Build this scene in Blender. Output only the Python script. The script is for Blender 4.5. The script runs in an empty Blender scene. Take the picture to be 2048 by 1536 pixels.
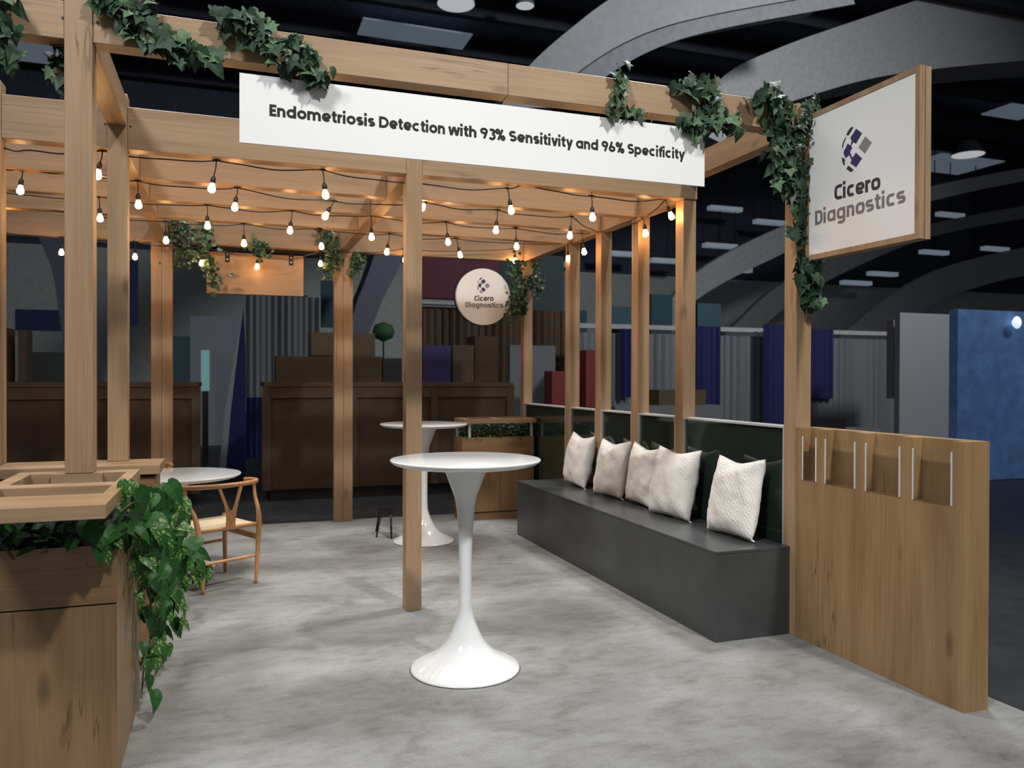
import bpy, bmesh, math, random
from mathutils import Vector, Matrix, noise
R = random.Random(7)
PI = math.pi
scene = bpy.context.scene
COL = scene.collection

# ------------------------------------------------------------------ camera, world, lights, exposure
cam_d = bpy.data.cameras.new('camera')
cam_d.sensor_fit = 'HORIZONTAL'; cam_d.sensor_width = 36.0
cam_d.lens = 1601.75 / 2048 * 36.0
cam_d.clip_end = 200
cam_d.dof.use_dof = True; cam_d.dof.focus_distance = 4.3; cam_d.dof.aperture_fstop = 3.2
cam = bpy.data.objects.new('camera', cam_d); COL.objects.link(cam)
yaw, pitch, roll = 0.339048567, -0.00761814907, 0.00289939738
Fv = Vector((math.sin(yaw)*math.cos(pitch), math.cos(yaw)*math.cos(pitch), math.sin(pitch)))
Rv = Vector((math.cos(yaw), -math.sin(yaw), 0)); Uv = Rv.cross(Fv)
R2 = math.cos(roll)*Rv + math.sin(roll)*Uv; U2 = -math.sin(roll)*Rv + math.cos(roll)*Uv
M = Matrix((R2, U2, -Fv)).transposed().to_4x4(); M.translation = Vector((0, 0, 1.5))
cam.matrix_world = M
scene.camera = cam
scene.view_settings.view_transform = 'Standard'; scene.view_settings.look = 'None'
scene.view_settings.gamma = 1.0; scene.view_settings.use_curve_mapping = False
scene.view_settings.exposure = 0.0
scene.cycles.use_denoising = True
scene.cycles.max_bounces = 8
scene.cycles.sample_clamp_indirect = 6.0

world = bpy.data.worlds.new('hall_ambience'); scene.world = world; world.use_nodes = True
world.node_tree.nodes['Background'].inputs[0].default_value = (0.17, 0.18, 0.2, 1)
world.node_tree.nodes['Background'].inputs[1].default_value = 0.8

def area(name, loc, target, power, size, color, spread=PI):
    d = bpy.data.lights.new(name, 'AREA'); d.energy = power; d.size = size; d.color = color; d.shape = 'DISK'; d.spread = spread
    o = bpy.data.objects.new(name, d); COL.objects.link(o); o.location = loc
    o.rotation_euler = (Vector(target)-Vector(loc)).to_track_quat('-Z', 'Y').to_euler(); return o
area('hall_lamp_front', (4.2, -4.6, 11.0), (1.5, 4.2, 1.2), 122, 0.7, (1.0, 0.985, 0.95), math.radians(60))
area('hall_lamp_side', (5.6, 6.4, 9.5), (1.6, 4.6, 0.2), 110, 1.6, (0.97, 0.99, 1.0), math.radians(75))
area('left_fill', (-3.6, -0.5, 8.0), (1.6, 4.0, 1.5), 98, 1.6, (0.96, 0.98, 1.0), math.radians(75))  # added soft fill from the left, brightens square sign and panel
area('overhead_fill', (-1.0, 8.6, 10.5), (0.2, 6.0, 0.4), 95, 1.8, (0.98, 0.99, 1.0), math.radians(60))  # added fill from above for the low table and rear carpet
area('background_fill', (16.0, 2.0, 12.5), (10.0, 22.0, 7.0), 700, 2.0, (0.95, 0.97, 1.0), math.radians(100))  # added light that lifts only the arches and hall background

# ------------------------------------------------------------------ materials
def newmat(name):
    m = bpy.data.materials.new(name); m.use_nodes = True
    return m, m.node_tree.nodes, m.node_tree.links, m.node_tree.nodes['Principled BSDF']
def plain(name, col, rough=0.5, metal=0.0, emit=None, strength=1.0, vary=0.0, spec=0.5, alpha=None, coat=0):
    m, N, L, b = newmat(name)
    b.inputs['Base Color'].default_value = (*col, 1); b.inputs['Roughness'].default_value = rough
    b.inputs['Metallic'].default_value = metal; b.inputs['Specular IOR Level'].default_value = spec
    b.inputs['Coat Weight'].default_value = coat
    if emit: b.inputs['Emission Color'].default_value = (*emit, 1); b.inputs['Emission Strength'].default_value = strength
    if vary:
        n = N.new('ShaderNodeTexNoise'); n.inputs['Scale'].default_value = 6; n.inputs['Detail'].default_value = 4
        tc = N.new('ShaderNodeTexCoord'); L.new(tc.outputs['Object'], n.inputs['Vector'])
        r = N.new('ShaderNodeMapRange'); r.inputs['From Min'].default_value = .3; r.inputs['From Max'].default_value = .7
        r.inputs['To Min'].default_value = 1-vary; r.inputs['To Max'].default_value = 1+vary
        L.new(n.outputs['Fac'], r.inputs['Value'])
        x = N.new('ShaderNodeVectorMath'); x.operation = 'SCALE'; x.inputs[0].default_value = col
        L.new(r.outputs['Result'], x.inputs['Scale']); L.new(x.outputs['Vector'], b.inputs['Base Color'])
    return m
def wood(name, axis, light=(0.40, 0.262, 0.150), dark=(0.30, 0.185, 0.098), rough=0.42, tight=1.0):
    m, N, L, b = newmat(name)
    tc = N.new('ShaderNodeTexCoord'); oi = N.new('ShaderNodeObjectInfo')
    sh = N.new('ShaderNodeVectorMath'); sh.operation = 'MULTIPLY_ADD'
    cb = N.new('ShaderNodeCombineXYZ')
    for i, k in enumerate((17.3, 9.1, 23.7)):
        mu = N.new('ShaderNodeMath'); mu.operation = 'MULTIPLY'; mu.inputs[1].default_value = k
        L.new(oi.outputs['Random'], mu.inputs[0]); L.new(mu.outputs[0], cb.inputs[i])
    sh.inputs[1].default_value = (1, 1, 1)
    L.new(tc.outputs['Object'], sh.inputs[0]); L.new(cb.outputs[0], sh.inputs[2])
    def mapped(across, along):
        mp = N.new('ShaderNodeMapping')
        s = [across*tight]*3; s['xyz'.index(axis)] = along
        mp.inputs['Scale'].default_value = s; L.new(sh.outputs[0], mp.inputs['Vector']); return mp.outputs[0]
    def nz(vec, scale, det, dist=0.0):
        n = N.new('ShaderNodeTexNoise'); n.inputs['Scale'].default_value = scale; n.inputs['Detail'].default_value = det
        n.inputs['Distortion'].default_value = dist; L.new(vec, n.inputs['Vector']); return n.outputs['Fac']
    def ramp(fac, stops):
        r = N.new('ShaderNodeValToRGB'); L.new(fac, r.inputs['Fac'])
        e = r.color_ramp.elements
        while len(e) < len(stops): e.new(0.5)
        for k, (p, c) in enumerate(stops): e[k].position = p; e[k].color = (c, c, c, 1) if not isinstance(c, tuple) else (*c, 1)
        return r.outputs['Color']
    def mix(mode, fac, a, c2):
        x = N.new('ShaderNodeMix'); x.data_type = 'RGBA'; x.blend_type = mode
        if isinstance(fac, float): x.inputs[0].default_value = fac
        else: L.new(fac, x.inputs[0])
        L.new(a, x.inputs[6])
        if isinstance(c2, tuple): x.inputs[7].default_value = (*c2, 1)
        else: L.new(c2, x.inputs[7])
        return x.outputs[2]
    base = ramp(nz(mapped(9, 0.75), 1.0, 5, 0.6), [(0.3, dark), (0.48, tuple((a*0.45+c*0.55) for a, c in zip(dark, light))), (0.68, light)])
    fine = ramp(nz(mapped(120, 2.5), 1.0, 3), [(0.3, 0.86), (0.7, 1.06)])
    c = mix('MULTIPLY', 1.0, base, fine)
    crackm = ramp(nz(mapped(13, 0.55), 1.0, 6, 1.2), [(0.485, 0.0), (0.5, 1.0), (0.515, 0.0)])
    gate = ramp(nz(mapped(3.5, 1.3), 1.0, 2), [(0.55, 0.0), (0.66, 1.0)])
    ck = mix('MULTIPLY', 1.0, crackm, gate)
    c = mix('MIX', ck, c, tuple(v*0.45 for v in dark))
    vo = N.new('ShaderNodeTexVoronoi'); vo.inputs['Scale'].default_value = 1.0; L.new(mapped(7, 2.6), vo.inputs['Vector'])
    kn = ramp(vo.outputs['Distance'], [(0.0, 1.0), (0.13, 0.75), (0.24, 0.0)])
    g2 = ramp(nz(mapped(2.2, 1.1), 1.0, 1), [(0.56, 0.0), (0.62, 1.0)])
    c = mix('MIX', mix('MULTIPLY', 1.0, kn, g2), c, tuple(v*0.5 for v in dark))
    L.new(c, b.inputs['Base Color']); b.inputs['Roughness'].default_value = rough
    bp = N.new('ShaderNodeBump'); bp.inputs['Strength'].default_value = 0.08; bp.inputs['Distance'].default_value = 0.002
    L.new(nz(mapped(120, 2.5), 1.0, 3), bp.inputs['Height']); L.new(bp.outputs[0], b.inputs['Normal'])
    return m
WX, WY, WZ = (wood('oak_laminate_'+a, a) for a in 'xyz')
WD = {a: wood('oak_veneer_'+a, a, (0.28, 0.170, 0.082), (0.20, 0.113, 0.052)) for a in 'xz'}
WPANEL = wood('oak_board_z', 'z', (0.37, 0.235, 0.110), (0.25, 0.145, 0.062))
CHAIRW = wood('beech', 'z', (0.56, 0.29, 0.115), (0.46, 0.22, 0.08), 0.35)
M_WHITE = plain('white_sign_board', (0.84, 0.835, 0.815), 0.35)
M_GLOSS = plain('white_gloss_lacquer', (0.72, 0.73, 0.72), 0.12, coat=0.3)
M_BENCH = plain('charcoal_laminate', (0.052, 0.056, 0.057), 0.33, vary=0.12)
M_GREEN = plain('green_back_painted_glass', (0.016, 0.026, 0.020), 0.07, coat=0.4)
M_TRIM = plain('pale_metal_trim', (0.62, 0.62, 0.60), 0.35, metal=0.3)
M_BLACK = plain('black_rubber_and_shade', (0.010, 0.010, 0.010), 0.45)  # rubber black, also used to paint shade into narrow gaps
M_BLKMET = plain('black_metal', (0.012, 0.012, 0.013), 0.35, metal=0.4)
M_SCREW = plain('screw_hole', (0.012, 0.01, 0.008), 0.6)
M_TEXTD = plain('dark_lettering', (0.016, 0.015, 0.014), 0.6, spec=0.3)
M_TEXTP = plain('plum_lettering', (0.045, 0.028, 0.052), 0.5)
M_TEXTG = plain('grey_lettering', (0.20, 0.18, 0.175), 0.5)
M_PURP = plain('indigo_ink', (0.038, 0.028, 0.115), 0.5)
M_DARKI = plain('dark_ink', (0.035, 0.033, 0.045), 0.5)
M_GREYI = plain('grey_ink', (0.24, 0.235, 0.24), 0.5)
M_BULB = plain('warm_bulb_glass', (1, 0.8, 0.5), 0.3, emit=(1.0, 0.50, 0.17), strength=85)
M_STEEL = plain('steel', (0.4, 0.4, 0.42), 0.3, metal=1)
def clear(name, tint, rough=0.02):
    m, N, L, b = newmat(name)
    b.inputs['Base Color'].default_value = (*tint, 1); b.inputs['Roughness'].default_value = rough
    b.inputs['Transmission Weight'].default_value = 1.0; b.inputs['IOR'].default_value = 1.2
    return m
M_ACRYL = clear('clear_acrylic', (0.96, 0.97, 0.97))
M_ACEDGE = plain('frosted_acrylic_edge', (0.85, 0.86, 0.84), 0.4)
def carpet():
    m, N, L, b = newmat('grey_cut_pile_carpet')
    tc = N.new('ShaderNodeTexCoord')
    def nz(scale, sc, det, rough=0.5, dist=0.0):
        mp = N.new('ShaderNodeMapping'); mp.inputs['Scale'].default_value = sc; L.new(tc.outputs['Object'], mp.inputs['Vector'])
        n = N.new('ShaderNodeTexNoise'); n.inputs['Scale'].default_value = scale; n.inputs['Detail'].default_value = det
        n.inputs['Roughness'].default_value = rough; n.inputs['Distortion'].default_value = dist
        L.new(mp.outputs[0], n.inputs['Vector']); return n.outputs['Fac']
    def ramp(fac, stops):
        r = N.new('ShaderNodeValToRGB'); L.new(fac, r.inputs['Fac']); e = r.color_ramp.elements
        while len(e) < len(stops): e.new(0.5)
        for k, (p, c) in enumerate(stops): e[k].position = p; e[k].color = (*c, 1)
        return r.outputs['Color']
    a = ramp(nz(2.3, (1, 1.35, 1), 8, 0.66, 0.5), [(0.30, (0.165, 0.160, 0.150)), (0.45, (0.240, 0.237, 0.226)), (0.6, (0.275, 0.275, 0.265)), (0.75, (0.300, 0.300, 0.290))])
    w = ramp(nz(9, (0.7, 1.8, 1), 5, 0.65, 0.3), [(0.34, (0.84, 0.83, 0.81)), (0.5, (1, 1, 1)), (0.72, (1.05, 1.05, 1.05))])
    f = ramp(nz(260, (1, 1, 1), 2), [(0.25, (0.78, 0.78, 0.78)), (0.75, (1.15, 1.15, 1.15))])
    x = N.new('ShaderNodeMix'); x.data_type = 'RGBA'; x.blend_type = 'MULTIPLY'; x.inputs[0].default_value = 1
    L.new(a, x.inputs[6]); L.new(w, x.inputs[7])
    y = N.new('ShaderNodeMix'); y.data_type = 'RGBA'; y.blend_type = 'MULTIPLY'; y.inputs[0].default_value = 1
    L.new(x.outputs[2], y.inputs[6]); L.new(f, y.inputs[7]); L.new(y.outputs[2], b.inputs['Base Color'])
    b.inputs['Roughness'].default_value = 0.95; b.inputs['Specular IOR Level'].default_value = 0.1
    bp = N.new('ShaderNodeBump'); bp.inputs['Strength'].default_value = 0.45; bp.inputs['Distance'].default_value = 0.012
    L.new(nz(22, (1, 1.4, 1), 8, 0.7), bp.inputs['Height']); L.new(bp.outputs[0], b.inputs['Normal'])
    return m
M_CARPET = carpet()
def cushion_mat():
    m, N, L, b = newmat('ivory_quilted_velvet')
    b.inputs['Base Color'].default_value = (0.78, 0.75, 0.69, 1); b.inputs['Roughness'].default_value = 0.85
    b.inputs['Sheen Weight'].default_value = 0.3
    tc = N.new('ShaderNodeTexCoord')
    w = N.new('ShaderNodeTexWave'); w.wave_type = 'BANDS'; w.bands_direction = 'DIAGONAL'; w.inputs['Scale'].default_value = 22
    w.inputs['Distortion'].default_value = 9; w.inputs['Detail'].default_value = 2; w.inputs['Detail Scale'].default_value = 1.2
    L.new(tc.outputs['Object'], w.inputs['Vector'])
    bp = N.new('ShaderNodeBump'); bp.inputs['Strength'].default_value = 0.35; bp.inputs['Distance'].default_value = 0.005
    L.new(w.outputs['Fac'], bp.inputs['Height']); L.new(bp.outputs[0], b.inputs['Normal'])
    return m
M_CUSH = cushion_mat()
M_SEAT = plain('woven_paper_cord', (0.62, 0.50, 0.33), 0.7, vary=0.1)
def leafmat(name, c1, c2, scale=30, thr=0.5, rough=0.42):
    m, N, L, b = newmat(name)
    tc = N.new('ShaderNodeTexCoord'); n = N.new('ShaderNodeTexNoise'); n.inputs['Scale'].default_value = scale
    n.inputs['Detail'].default_value = 3; L.new(tc.outputs['Object'], n.inputs['Vector'])
    r = N.new('ShaderNodeValToRGB'); r.color_ramp.elements[0].position = thr-.05; r.color_ramp.elements[1].position = thr+.08
    r.color_ramp.elements[0].color = (*c1, 1); r.color_ramp.elements[1].color = (*c2, 1)
    L.new(n.outputs['Fac'], r.inputs['Fac']); L.new(r.outputs['Color'], b.inputs['Base Color'])
    b.inputs['Roughness'].default_value = rough+.12; b.inputs['Specular IOR Level'].default_value = 0.22; return m
M_IVYD = leafmat('dark_ivy_leaf', (0.022, 0.050, 0.030), (0.045, 0.085, 0.045))
M_IVYL = leafmat('light_ivy_leaf', (0.055, 0.12, 0.055), (0.12, 0.19, 0.10))
M_IVYV = leafmat('variegated_ivy_leaf', (0.05, 0.09, 0.05), (0.32, 0.34, 0.24), 45, 0.55)
M_POTH = leafmat('pothos_leaf', (0.012, 0.058, 0.012), (0.028, 0.105, 0.020), 20, 0.5, 0.3)
M_POTV = leafmat('variegated_pothos_leaf', (0.022, 0.095, 0.018), (0.26, 0.33, 0.10), 7, 0.56, 0.3)
M_DRY = leafmat('dried_leaf', (0.10, 0.07, 0.04), (0.17, 0.13, 0.08))
M_STEM = plain('vine_stem', (0.07, 0.06, 0.03), 0.6)

# ------------------------------------------------------------------ helpers
def bx(bm, x0, x1, y0, y1, z0, z1, bev=0.0):
    x0, x1 = min(x0, x1), max(x0, x1); y0, y1 = min(y0, y1), max(y0, y1); z0, z1 = min(z0, z1), max(z0, z1)
    vs = [bm.verts.new((x, y, z)) for x in (x0, x1) for y in (y0, y1) for z in (z0, z1)]
    fs = [bm.faces.new([vs[i] for i in q]) for q in ((0, 1, 3, 2), (4, 6, 7, 5), (0, 4, 5, 1), (2, 3, 7, 6), (0, 2, 6, 4), (1, 5, 7, 3))]
    if bev:
        es = set(e for f in fs for e in f.edges)
        bmesh.ops.bevel(bm, geom=list(es), offset=bev, segments=1, affect='EDGES', profile=0.5)
    return bm
def tube(bm, pts, rad, n=8, caps=True):
    pts = [Vector(p) for p in pts]; rings = []
    up = None
    for i, p in enumerate(pts):
        t = (pts[min(i+1, len(pts)-1)] - pts[max(i-1, 0)]).normalized()
        if up is None: up = Vector((0, 0, 1)) if abs(t.z) < 0.9 else Vector((1, 0, 0))
        a = t.cross(up)
        if a.length < 1e-5: a = t.orthogonal()
        a.normalize(); c = a.cross(t).normalized(); up = c
        r = rad[i] if isinstance(rad, (list, tuple)) else rad
        rings.append([bm.verts.new(p + (a*math.cos(2*PI*k/n) + c*math.sin(2*PI*k/n))*r) for k in range(n)])
    for q, s in zip(rings, rings[1:]):
        for k in range(n): bm.faces.new((q[k], q[(k+1) % n], s[(k+1) % n], s[k]))
    if caps: bm.faces.new(rings[0][::-1]); bm.faces.new(rings[-1])
    return bm
def lathe(bm, prof, n=64, c=(0, 0, 0)):
    rings = []
    for r, z in prof:
        if r < 1e-6: rings.append([bm.verts.new((c[0], c[1], c[2]+z))])
        else: rings.append([bm.verts.new((c[0]+r*math.cos(2*PI*k/n), c[1]+r*math.sin(2*PI*k/n), c[2]+z)) for k in range(n)])
    for a, b in zip(rings, rings[1:]):
        if len(a) == 1 and len(b) == 1: continue
        for k in range(n):
            if len(a) == 1: bm.faces.new((a[0], b[(k+1) % n], b[k]))
            elif len(b) == 1: bm.faces.new((a[k], a[(k+1) % n], b[0]))
            else: bm.faces.new((a[k], a[(k+1) % n], b[(k+1) % n], b[k]))
    return bm
def prism(bm, poly, a, b, axis='z'):
    """closed polygon (two coordinates) extruded between a and b along axis"""
    def p3(p, t): return {'z': (p[0], p[1], t), 'y': (p[0], t, p[1]), 'x': (t, p[0], p[1])}[axis]
    lo = [bm.verts.new(p3(p, a)) for p in poly]; hi = [bm.verts.new(p3(p, b)) for p in poly]
    bm.faces.new(lo); bm.faces.new(hi[::-1])
    for k in range(len(poly)): bm.faces.new((lo[k], lo[(k+1) % len(poly)], hi[(k+1) % len(poly)], hi[k]))
    return bm
def obj(name, bm, mat, parent=None, smooth=False, loc=None):
    """links the bmesh as ONE object; geometry is given in world space unless loc says where its own zero is"""
    bmesh.ops.recalc_face_normals(bm, faces=bm.faces[:])
    me = bpy.data.meshes.new(name); 
    mats = mat if isinstance(mat, (list, tuple)) else [mat]
    for m in mats: me.materials.append(m)
    if smooth:
        for f in bm.faces: f.smooth = True
    o = bpy.data.objects.new(name, me); COL.objects.link(o)
    if loc is None and parent is not None and parent.get('base') is not None:
        b = Vector(parent['base']); bm.transform(Matrix.Translation(-b)); o['base'] = tuple(b)
    elif loc is None and parent is None:
        xs = [v.co for v in bm.verts]
        b = Vector((sum(v.x for v in xs)/len(xs), sum(v.y for v in xs)/len(xs), min(v.z for v in xs)))
        bm.transform(Matrix.Translation(-b)); o.location = b; o['base'] = tuple(b)
    bm.to_mesh(me); bm.free()
    if parent is not None: o.parent = parent
    return o
def tag(o, label, cat, group=None, kind=None):
    o['label'] = label; o['category'] = cat
    if group: o['group'] = group
    if kind: o['kind'] = kind
    return o
def thing(name, label, cat, loc=(0, 0, 0), rz=0.0, group=None):
    o = bpy.data.objects.new(name, None); COL.objects.link(o); o.location = loc; o.rotation_euler = (0, 0, rz)
    o.empty_display_size = 0.1
    if rz == 0.0: o['base'] = tuple(loc)
    return tag(o, label, cat, group)
def struct(name, bm, mat, label=None):
    o = obj(name, bm, mat); o['kind'] = 'structure'
    if label: o['label'] = label; 
    return o
def B(*a, bev=0.0): return bx(bmesh.new(), *a, bev=bev)

# ------------------------------------------------------------------ lettering from stroked skeletons
def sarc(cx, cy, rx, ry, a0, a1, n=18, e=2.0):
    out = []
    for k in range(n+1):
        t = math.radians(a0 + (a1-a0)*k/n); c, s = math.cos(t), math.sin(t)
        out.append((cx + rx*math.copysign(abs(c)**(2/e), c), cy + ry*math.copysign(abs(s)**(2/e), s)))
    return out
def glyph(ch, w, e):
    """strokes (polylines) and advance for one character; x-height .55, cap .72, stroke half width w"""
    X, Cp, As = 0.55, 0.71, 0.75; r = X/2 - w; cy = X/2; rx = r*1.04 if e < 2.5 else r*0.86; g = 0.035 if e < 2.5 else 0.045
    cx = w + rx
    A = lambda *a, **k: sarc(*a, e=e, **k)
    full = A(cx, cy, rx, r, 0, 360, n=32)
    sw = rx*1.62; xr = w + sw; shoulder = A(w + sw/2, X-w-sw*0.48, sw/2, sw*0.48, 180, 0)
    if ch == 'o': return [full], 2*(rx+w)+g
    if ch in 'adgqp' :
        xs = cx + rx if ch != 'p' else w
        S = [full]
        if ch == 'a': S.append([(xs, 0), (xs, X)])
        if ch == 'd': S.append([(xs, 0), (xs, As)])
        if ch == 'p': S.append([(xs, -.18), (xs, X)])
        if ch == 'g': S.append([(xs, X)] + A(cx, 0.0, rx, .15, 0, -150))
        return S, 2*(rx+w)+g*1.6
    if ch == 'e': return [[(w, cy-.02), (cx+rx, cy-.02)] , A(cx, cy, rx, r, -5, 318, n=30)], 2*(rx+w)+g*.8
    if ch == 'c': return [A(cx, cy, rx, r, 48, 312, n=26)], 2*(rx+w)+g*.2
    if ch in 'nhm':
        S = [[(w, 0), (w, As if ch == 'h' else X)], shoulder + [(xr, 0)]]
        if ch == 'm':
            sh2 = A(xr + sw/2, X-w-sw*0.48, sw/2, sw*0.48, 180, 0); S.append(sh2 + [(xr+sw, 0)]); return S, xr+sw+w+g*1.7
        return S, xr+w+g*1.7
    if ch == 'r': return [[(w, 0), (w, X)], A(w+.17, X-w-.17, .17, .17, 180, 82)], w+.21+g
    if ch == 'i': return [[(w, 0), (w, X)], [(w, X+.085), (w, X+.085+2.1*w)]], 2*w+g*1.9
    if ch == 't': return [[(w+.06, .69)] + A(w+.16, .155, .10, .155-w, 180, 270, n=8) + [(w+.23, w)], [(0, X-w*.8), (w+.23, X-w*.8)]], .235+w+g
    if ch == 'f': return [[(w+.06, 0), (w+.06, .56)] + A(w+.17, .56, .11, As-w-.56, 180, 90, n=8) + [(w+.22, As-w)], [(0, X-w*.8), (w+.22, X-w*.8)]], .22+w+g*.6
    if ch in 's' or ch in 'S':
        h = X if ch == 's' else Cp; q = (h-2*w)/4; sx = .145 if ch == 's' else .19
        c = w+sx
        return [A(c, h-w-q, sx, q, 35, 270, n=16)[0:] + A(c, w+q, sx, q, 90, -145, n=16)], 2*(sx+w)+g
    if ch == 'v': return [[(w*.9, X), (.24, 0)], [(.48-w*.9, X), (.24, 0)]], .48+g*.4
    if ch == 'y': return [[(w*.9, X), (.25, .02)], [(.50-w*.9, X), (.17, -.19)]], .50+g*.4
    if ch == 'w': return [[(w*.9, X), (.2, 0)], [(.38, X), (.2, 0)], [(.38, X), (.56, 0)], [(.76-w*.9, X), (.56, 0)]], .76+g*.4
    if ch == 'E': return [[(w, 0), (w, Cp)], [(w, Cp-w), (.40, Cp-w)], [(w, Cp/2), (.37, Cp/2)], [(w, w), (.40, w)]], .40+g*1.2
    if ch == 'D':
        k = .26 if e < 2.5 else .18
        return [[(w, 0), (w, Cp)], [(w, Cp-w), (k, Cp-w)] + sarc(k, Cp/2, .30 if e < 2.5 else .22, Cp/2-w, 90, -90, n=20, e=e) + [(w, w)]], k+(.30 if e < 2.5 else .22)+w+g
    if ch == 'C': return [A(w+.24, Cp/2, .24, Cp/2-w, 62, 298, n=28)], .50+g*.3
    if ch in '96':
        S = [sarc(w+.2, .22, .2, .22-w, 0, 360, n=28), [(w+.02, .30), (w+.2, Cp)]]
        if ch == '9': S = [[(2*(w+.2)-x, Cp-y) for x, y in s] for s in S]
        return S, 2*(w+.2)+g*1.2
    if ch == '3': return [sarc(w+.17, Cp*.73, .17, Cp*.27-w, 150, -90, n=18) , sarc(w+.17, Cp*.27, .19, Cp*.27-w*.3, 90, -150, n=18)], .40+w+g
    if ch == '%': return [sarc(.155, Cp-.155, .105, .11, 0, 360, n=20), sarc(.535, .155, .105, .11, 0, 360, n=20), [(.50, Cp), (.19, 0)]], .70+g
    return [], .25
def word(bm, s, w, e, place, thin=1.0, nrm=Vector((0, -1, 0))):
    """place(x01, y) -> 3D front point, x runs 0..1 over the word; y in em"""
    strokes, x = [], 0.0
    for ch in s:
        st, adv = glyph(ch, w, e); strokes += [[(x+px, py) for px, py in q] for q in st]; x += adv
        last = adv
    xs = [px for q in strokes for px, _ in q]; a, b = min(xs)-w, max(xs)+w
    for qi, q in enumerate(strokes):
        q = [p for i, p in enumerate(q) if i == 0 or math.hypot(p[0]-q[i-1][0], p[1]-q[i-1][1]) > 1e-4]
        lift = nrm*(0.0001*(qi % 4)); L_, R_ = [], []
        for i, p in enumerate(q):
            p0, p1 = q[max(i-1, 0)], q[min(i+1, len(q)-1)]
            dx, dy = p1[0]-p0[0], p1[1]-p0[1]; l = math.hypot(dx, dy) or 1
            if 0 < i < len(q)-1:
                e0 = (p[0]-p0[0], p[1]-p0[1]); e1 = (p1[0]-p[0], p1[1]-p[1]); l0, l1 = math.hypot(*e0) or 1, math.hypot(*e1) or 1
                cs = max(-1, min(1, (e0[0]*e1[0]+e0[1]*e1[1])/(l0*l1))); k = 1/max(.5, math.cos(math.acos(cs)/2))
            else: k = 1
            nx, ny = -dy/l*w*k*thin, dx/l*w*k*thin
            L_.append(place((p[0]+nx-a)/(b-a), p[1]+ny)+lift); R_.append(place((p[0]-nx-a)/(b-a), p[1]-ny)+lift)
        vl = [bm.verts.new(v) for v in L_]; vr = [bm.verts.new(v) for v in R_]
        for k in range(len(q)-1):
            try: bm.faces.new((vl[k], vl[k+1], vr[k+1], vr[k]))
            except ValueError: pass
def thicken(bm, vec):
    g = bmesh.ops.extrude_face_region(bm, geom=bm.faces[:])
    bmesh.ops.translate(bm, verts=[v for v in g['geom'] if isinstance(v, bmesh.types.BMVert)], vec=vec)
    return bm

# ------------------------------------------------------------------ setting: hall floor, carpet, far wall, ceiling
M_FLOOR = plain('dark_hall_floor', (0.020, 0.021, 0.022), 0.5, vary=0.3)
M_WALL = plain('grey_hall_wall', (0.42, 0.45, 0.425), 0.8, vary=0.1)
M_CEIL = plain('dark_ceiling_deck', (0.17, 0.20, 0.29), 0.8, vary=0.3)
M_CONC = plain('grey_concrete', (0.36, 0.37, 0.38), 0.8, vary=0.1)
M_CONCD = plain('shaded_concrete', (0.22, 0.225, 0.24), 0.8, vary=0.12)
struct('floor', B(-45, 60, -12, 62, -0.06, -0.021), M_FLOOR)
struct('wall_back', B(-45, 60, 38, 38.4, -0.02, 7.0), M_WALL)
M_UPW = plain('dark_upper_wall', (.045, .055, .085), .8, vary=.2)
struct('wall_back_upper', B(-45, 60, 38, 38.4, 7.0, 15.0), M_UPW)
struct('wall_right', B(58, 58.4, 5, 38, -0.02, 7.0), M_WALL)
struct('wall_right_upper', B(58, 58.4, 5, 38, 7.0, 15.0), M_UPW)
struct('ceiling', B(-45, 60, 12, 62, 15.0, 15.3), M_CEIL)
bm = bmesh.new()
for k in range(10): bx(bm, -45, 60, 13.5+3.4*k, 13.8+3.4*k, 14.2, 15.0)
struct('trim_ceiling_purlins', bm, plain('dark_steel_purlin', (.03, .036, .055), .8))

bm = bmesh.new()
edge = [(3.40+0.012*math.sin(k*1.7)+0.01*math.sin(k*.6), -3+k*0.2) for k in range(58)]
poly = [(-7, -3)] + [(x, y) for x, y in edge if y < 8.53] + [(3.40, 8.53), (-7, 8.53)]
prism(bm, poly, -0.021, 0.0)
tag(obj('carpet', bm, M_CARPET), 'light grey mottled carpet covering the booth floor', 'carpet')

# ------------------------------------------------------------------ pergola frame (one thing, every timber a part)
per = thing('pergola', 'large oak timber pergola framing the booth', 'pergola', (1.3, 5.5, 0))
BV = 0.002
def timber(name, *a): 
    ext = (a[1]-a[0], a[3]-a[2], a[5]-a[4]); ax = ext.index(max(ext))
    return obj(name, B(*a, bev=BV), (WX, WY, WZ)[ax], per)
ZT, ZB = 3.043, 2.803
post_a = timber('post', -0.661, -0.553, 3.84, 3.948, 1.087, 3.22)
timber('post', -0.655, -0.551, 5.058, 5.163, 1.017, 3.115)
timber('post', -1.285, -1.176, 5.058, 5.163, 1.017, 3.115)
timber('post', 1.066, 1.169, 5.058, 5.163, 0.0, 3.042)
sp = timber('post', 3.106, 3.212, 3.842, 3.95, 0.0, 3.10)
for y in (5.076, 5.760, 6.443, 7.130): timber('post', 3.106, 3.212, y, y+0.109, 0.0, 2.802)
timber('post', 3.106, 3.212, 8.42, 8.525, 0.0, 2.802)
for x in (-0.713, 1.020):
    timber('post', x, x+0.094, 8.42, 8.525, 0.0, 2.802); timber('post', x+0.096, x+0.190, 8.42, 8.525, 0.0, 2.802)
timber('post', -2.4, -2.3, 8.42, 8.525, 0.0, 2.802)
b1 = timber('beam', -0.552, 1.33, 3.845, 3.945, 2.932, 3.093)
b1b = timber('beam', 1.332, 3.105, 3.845, 3.945, 2.932, 3.093)
b1c = timber('beam', -2.0, -0.662, 3.845, 3.945, 2.932, 3.093)
b2 = timber('beam', -0.550, 1.065, 5.062, 5.163, ZB, ZT)
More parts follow.
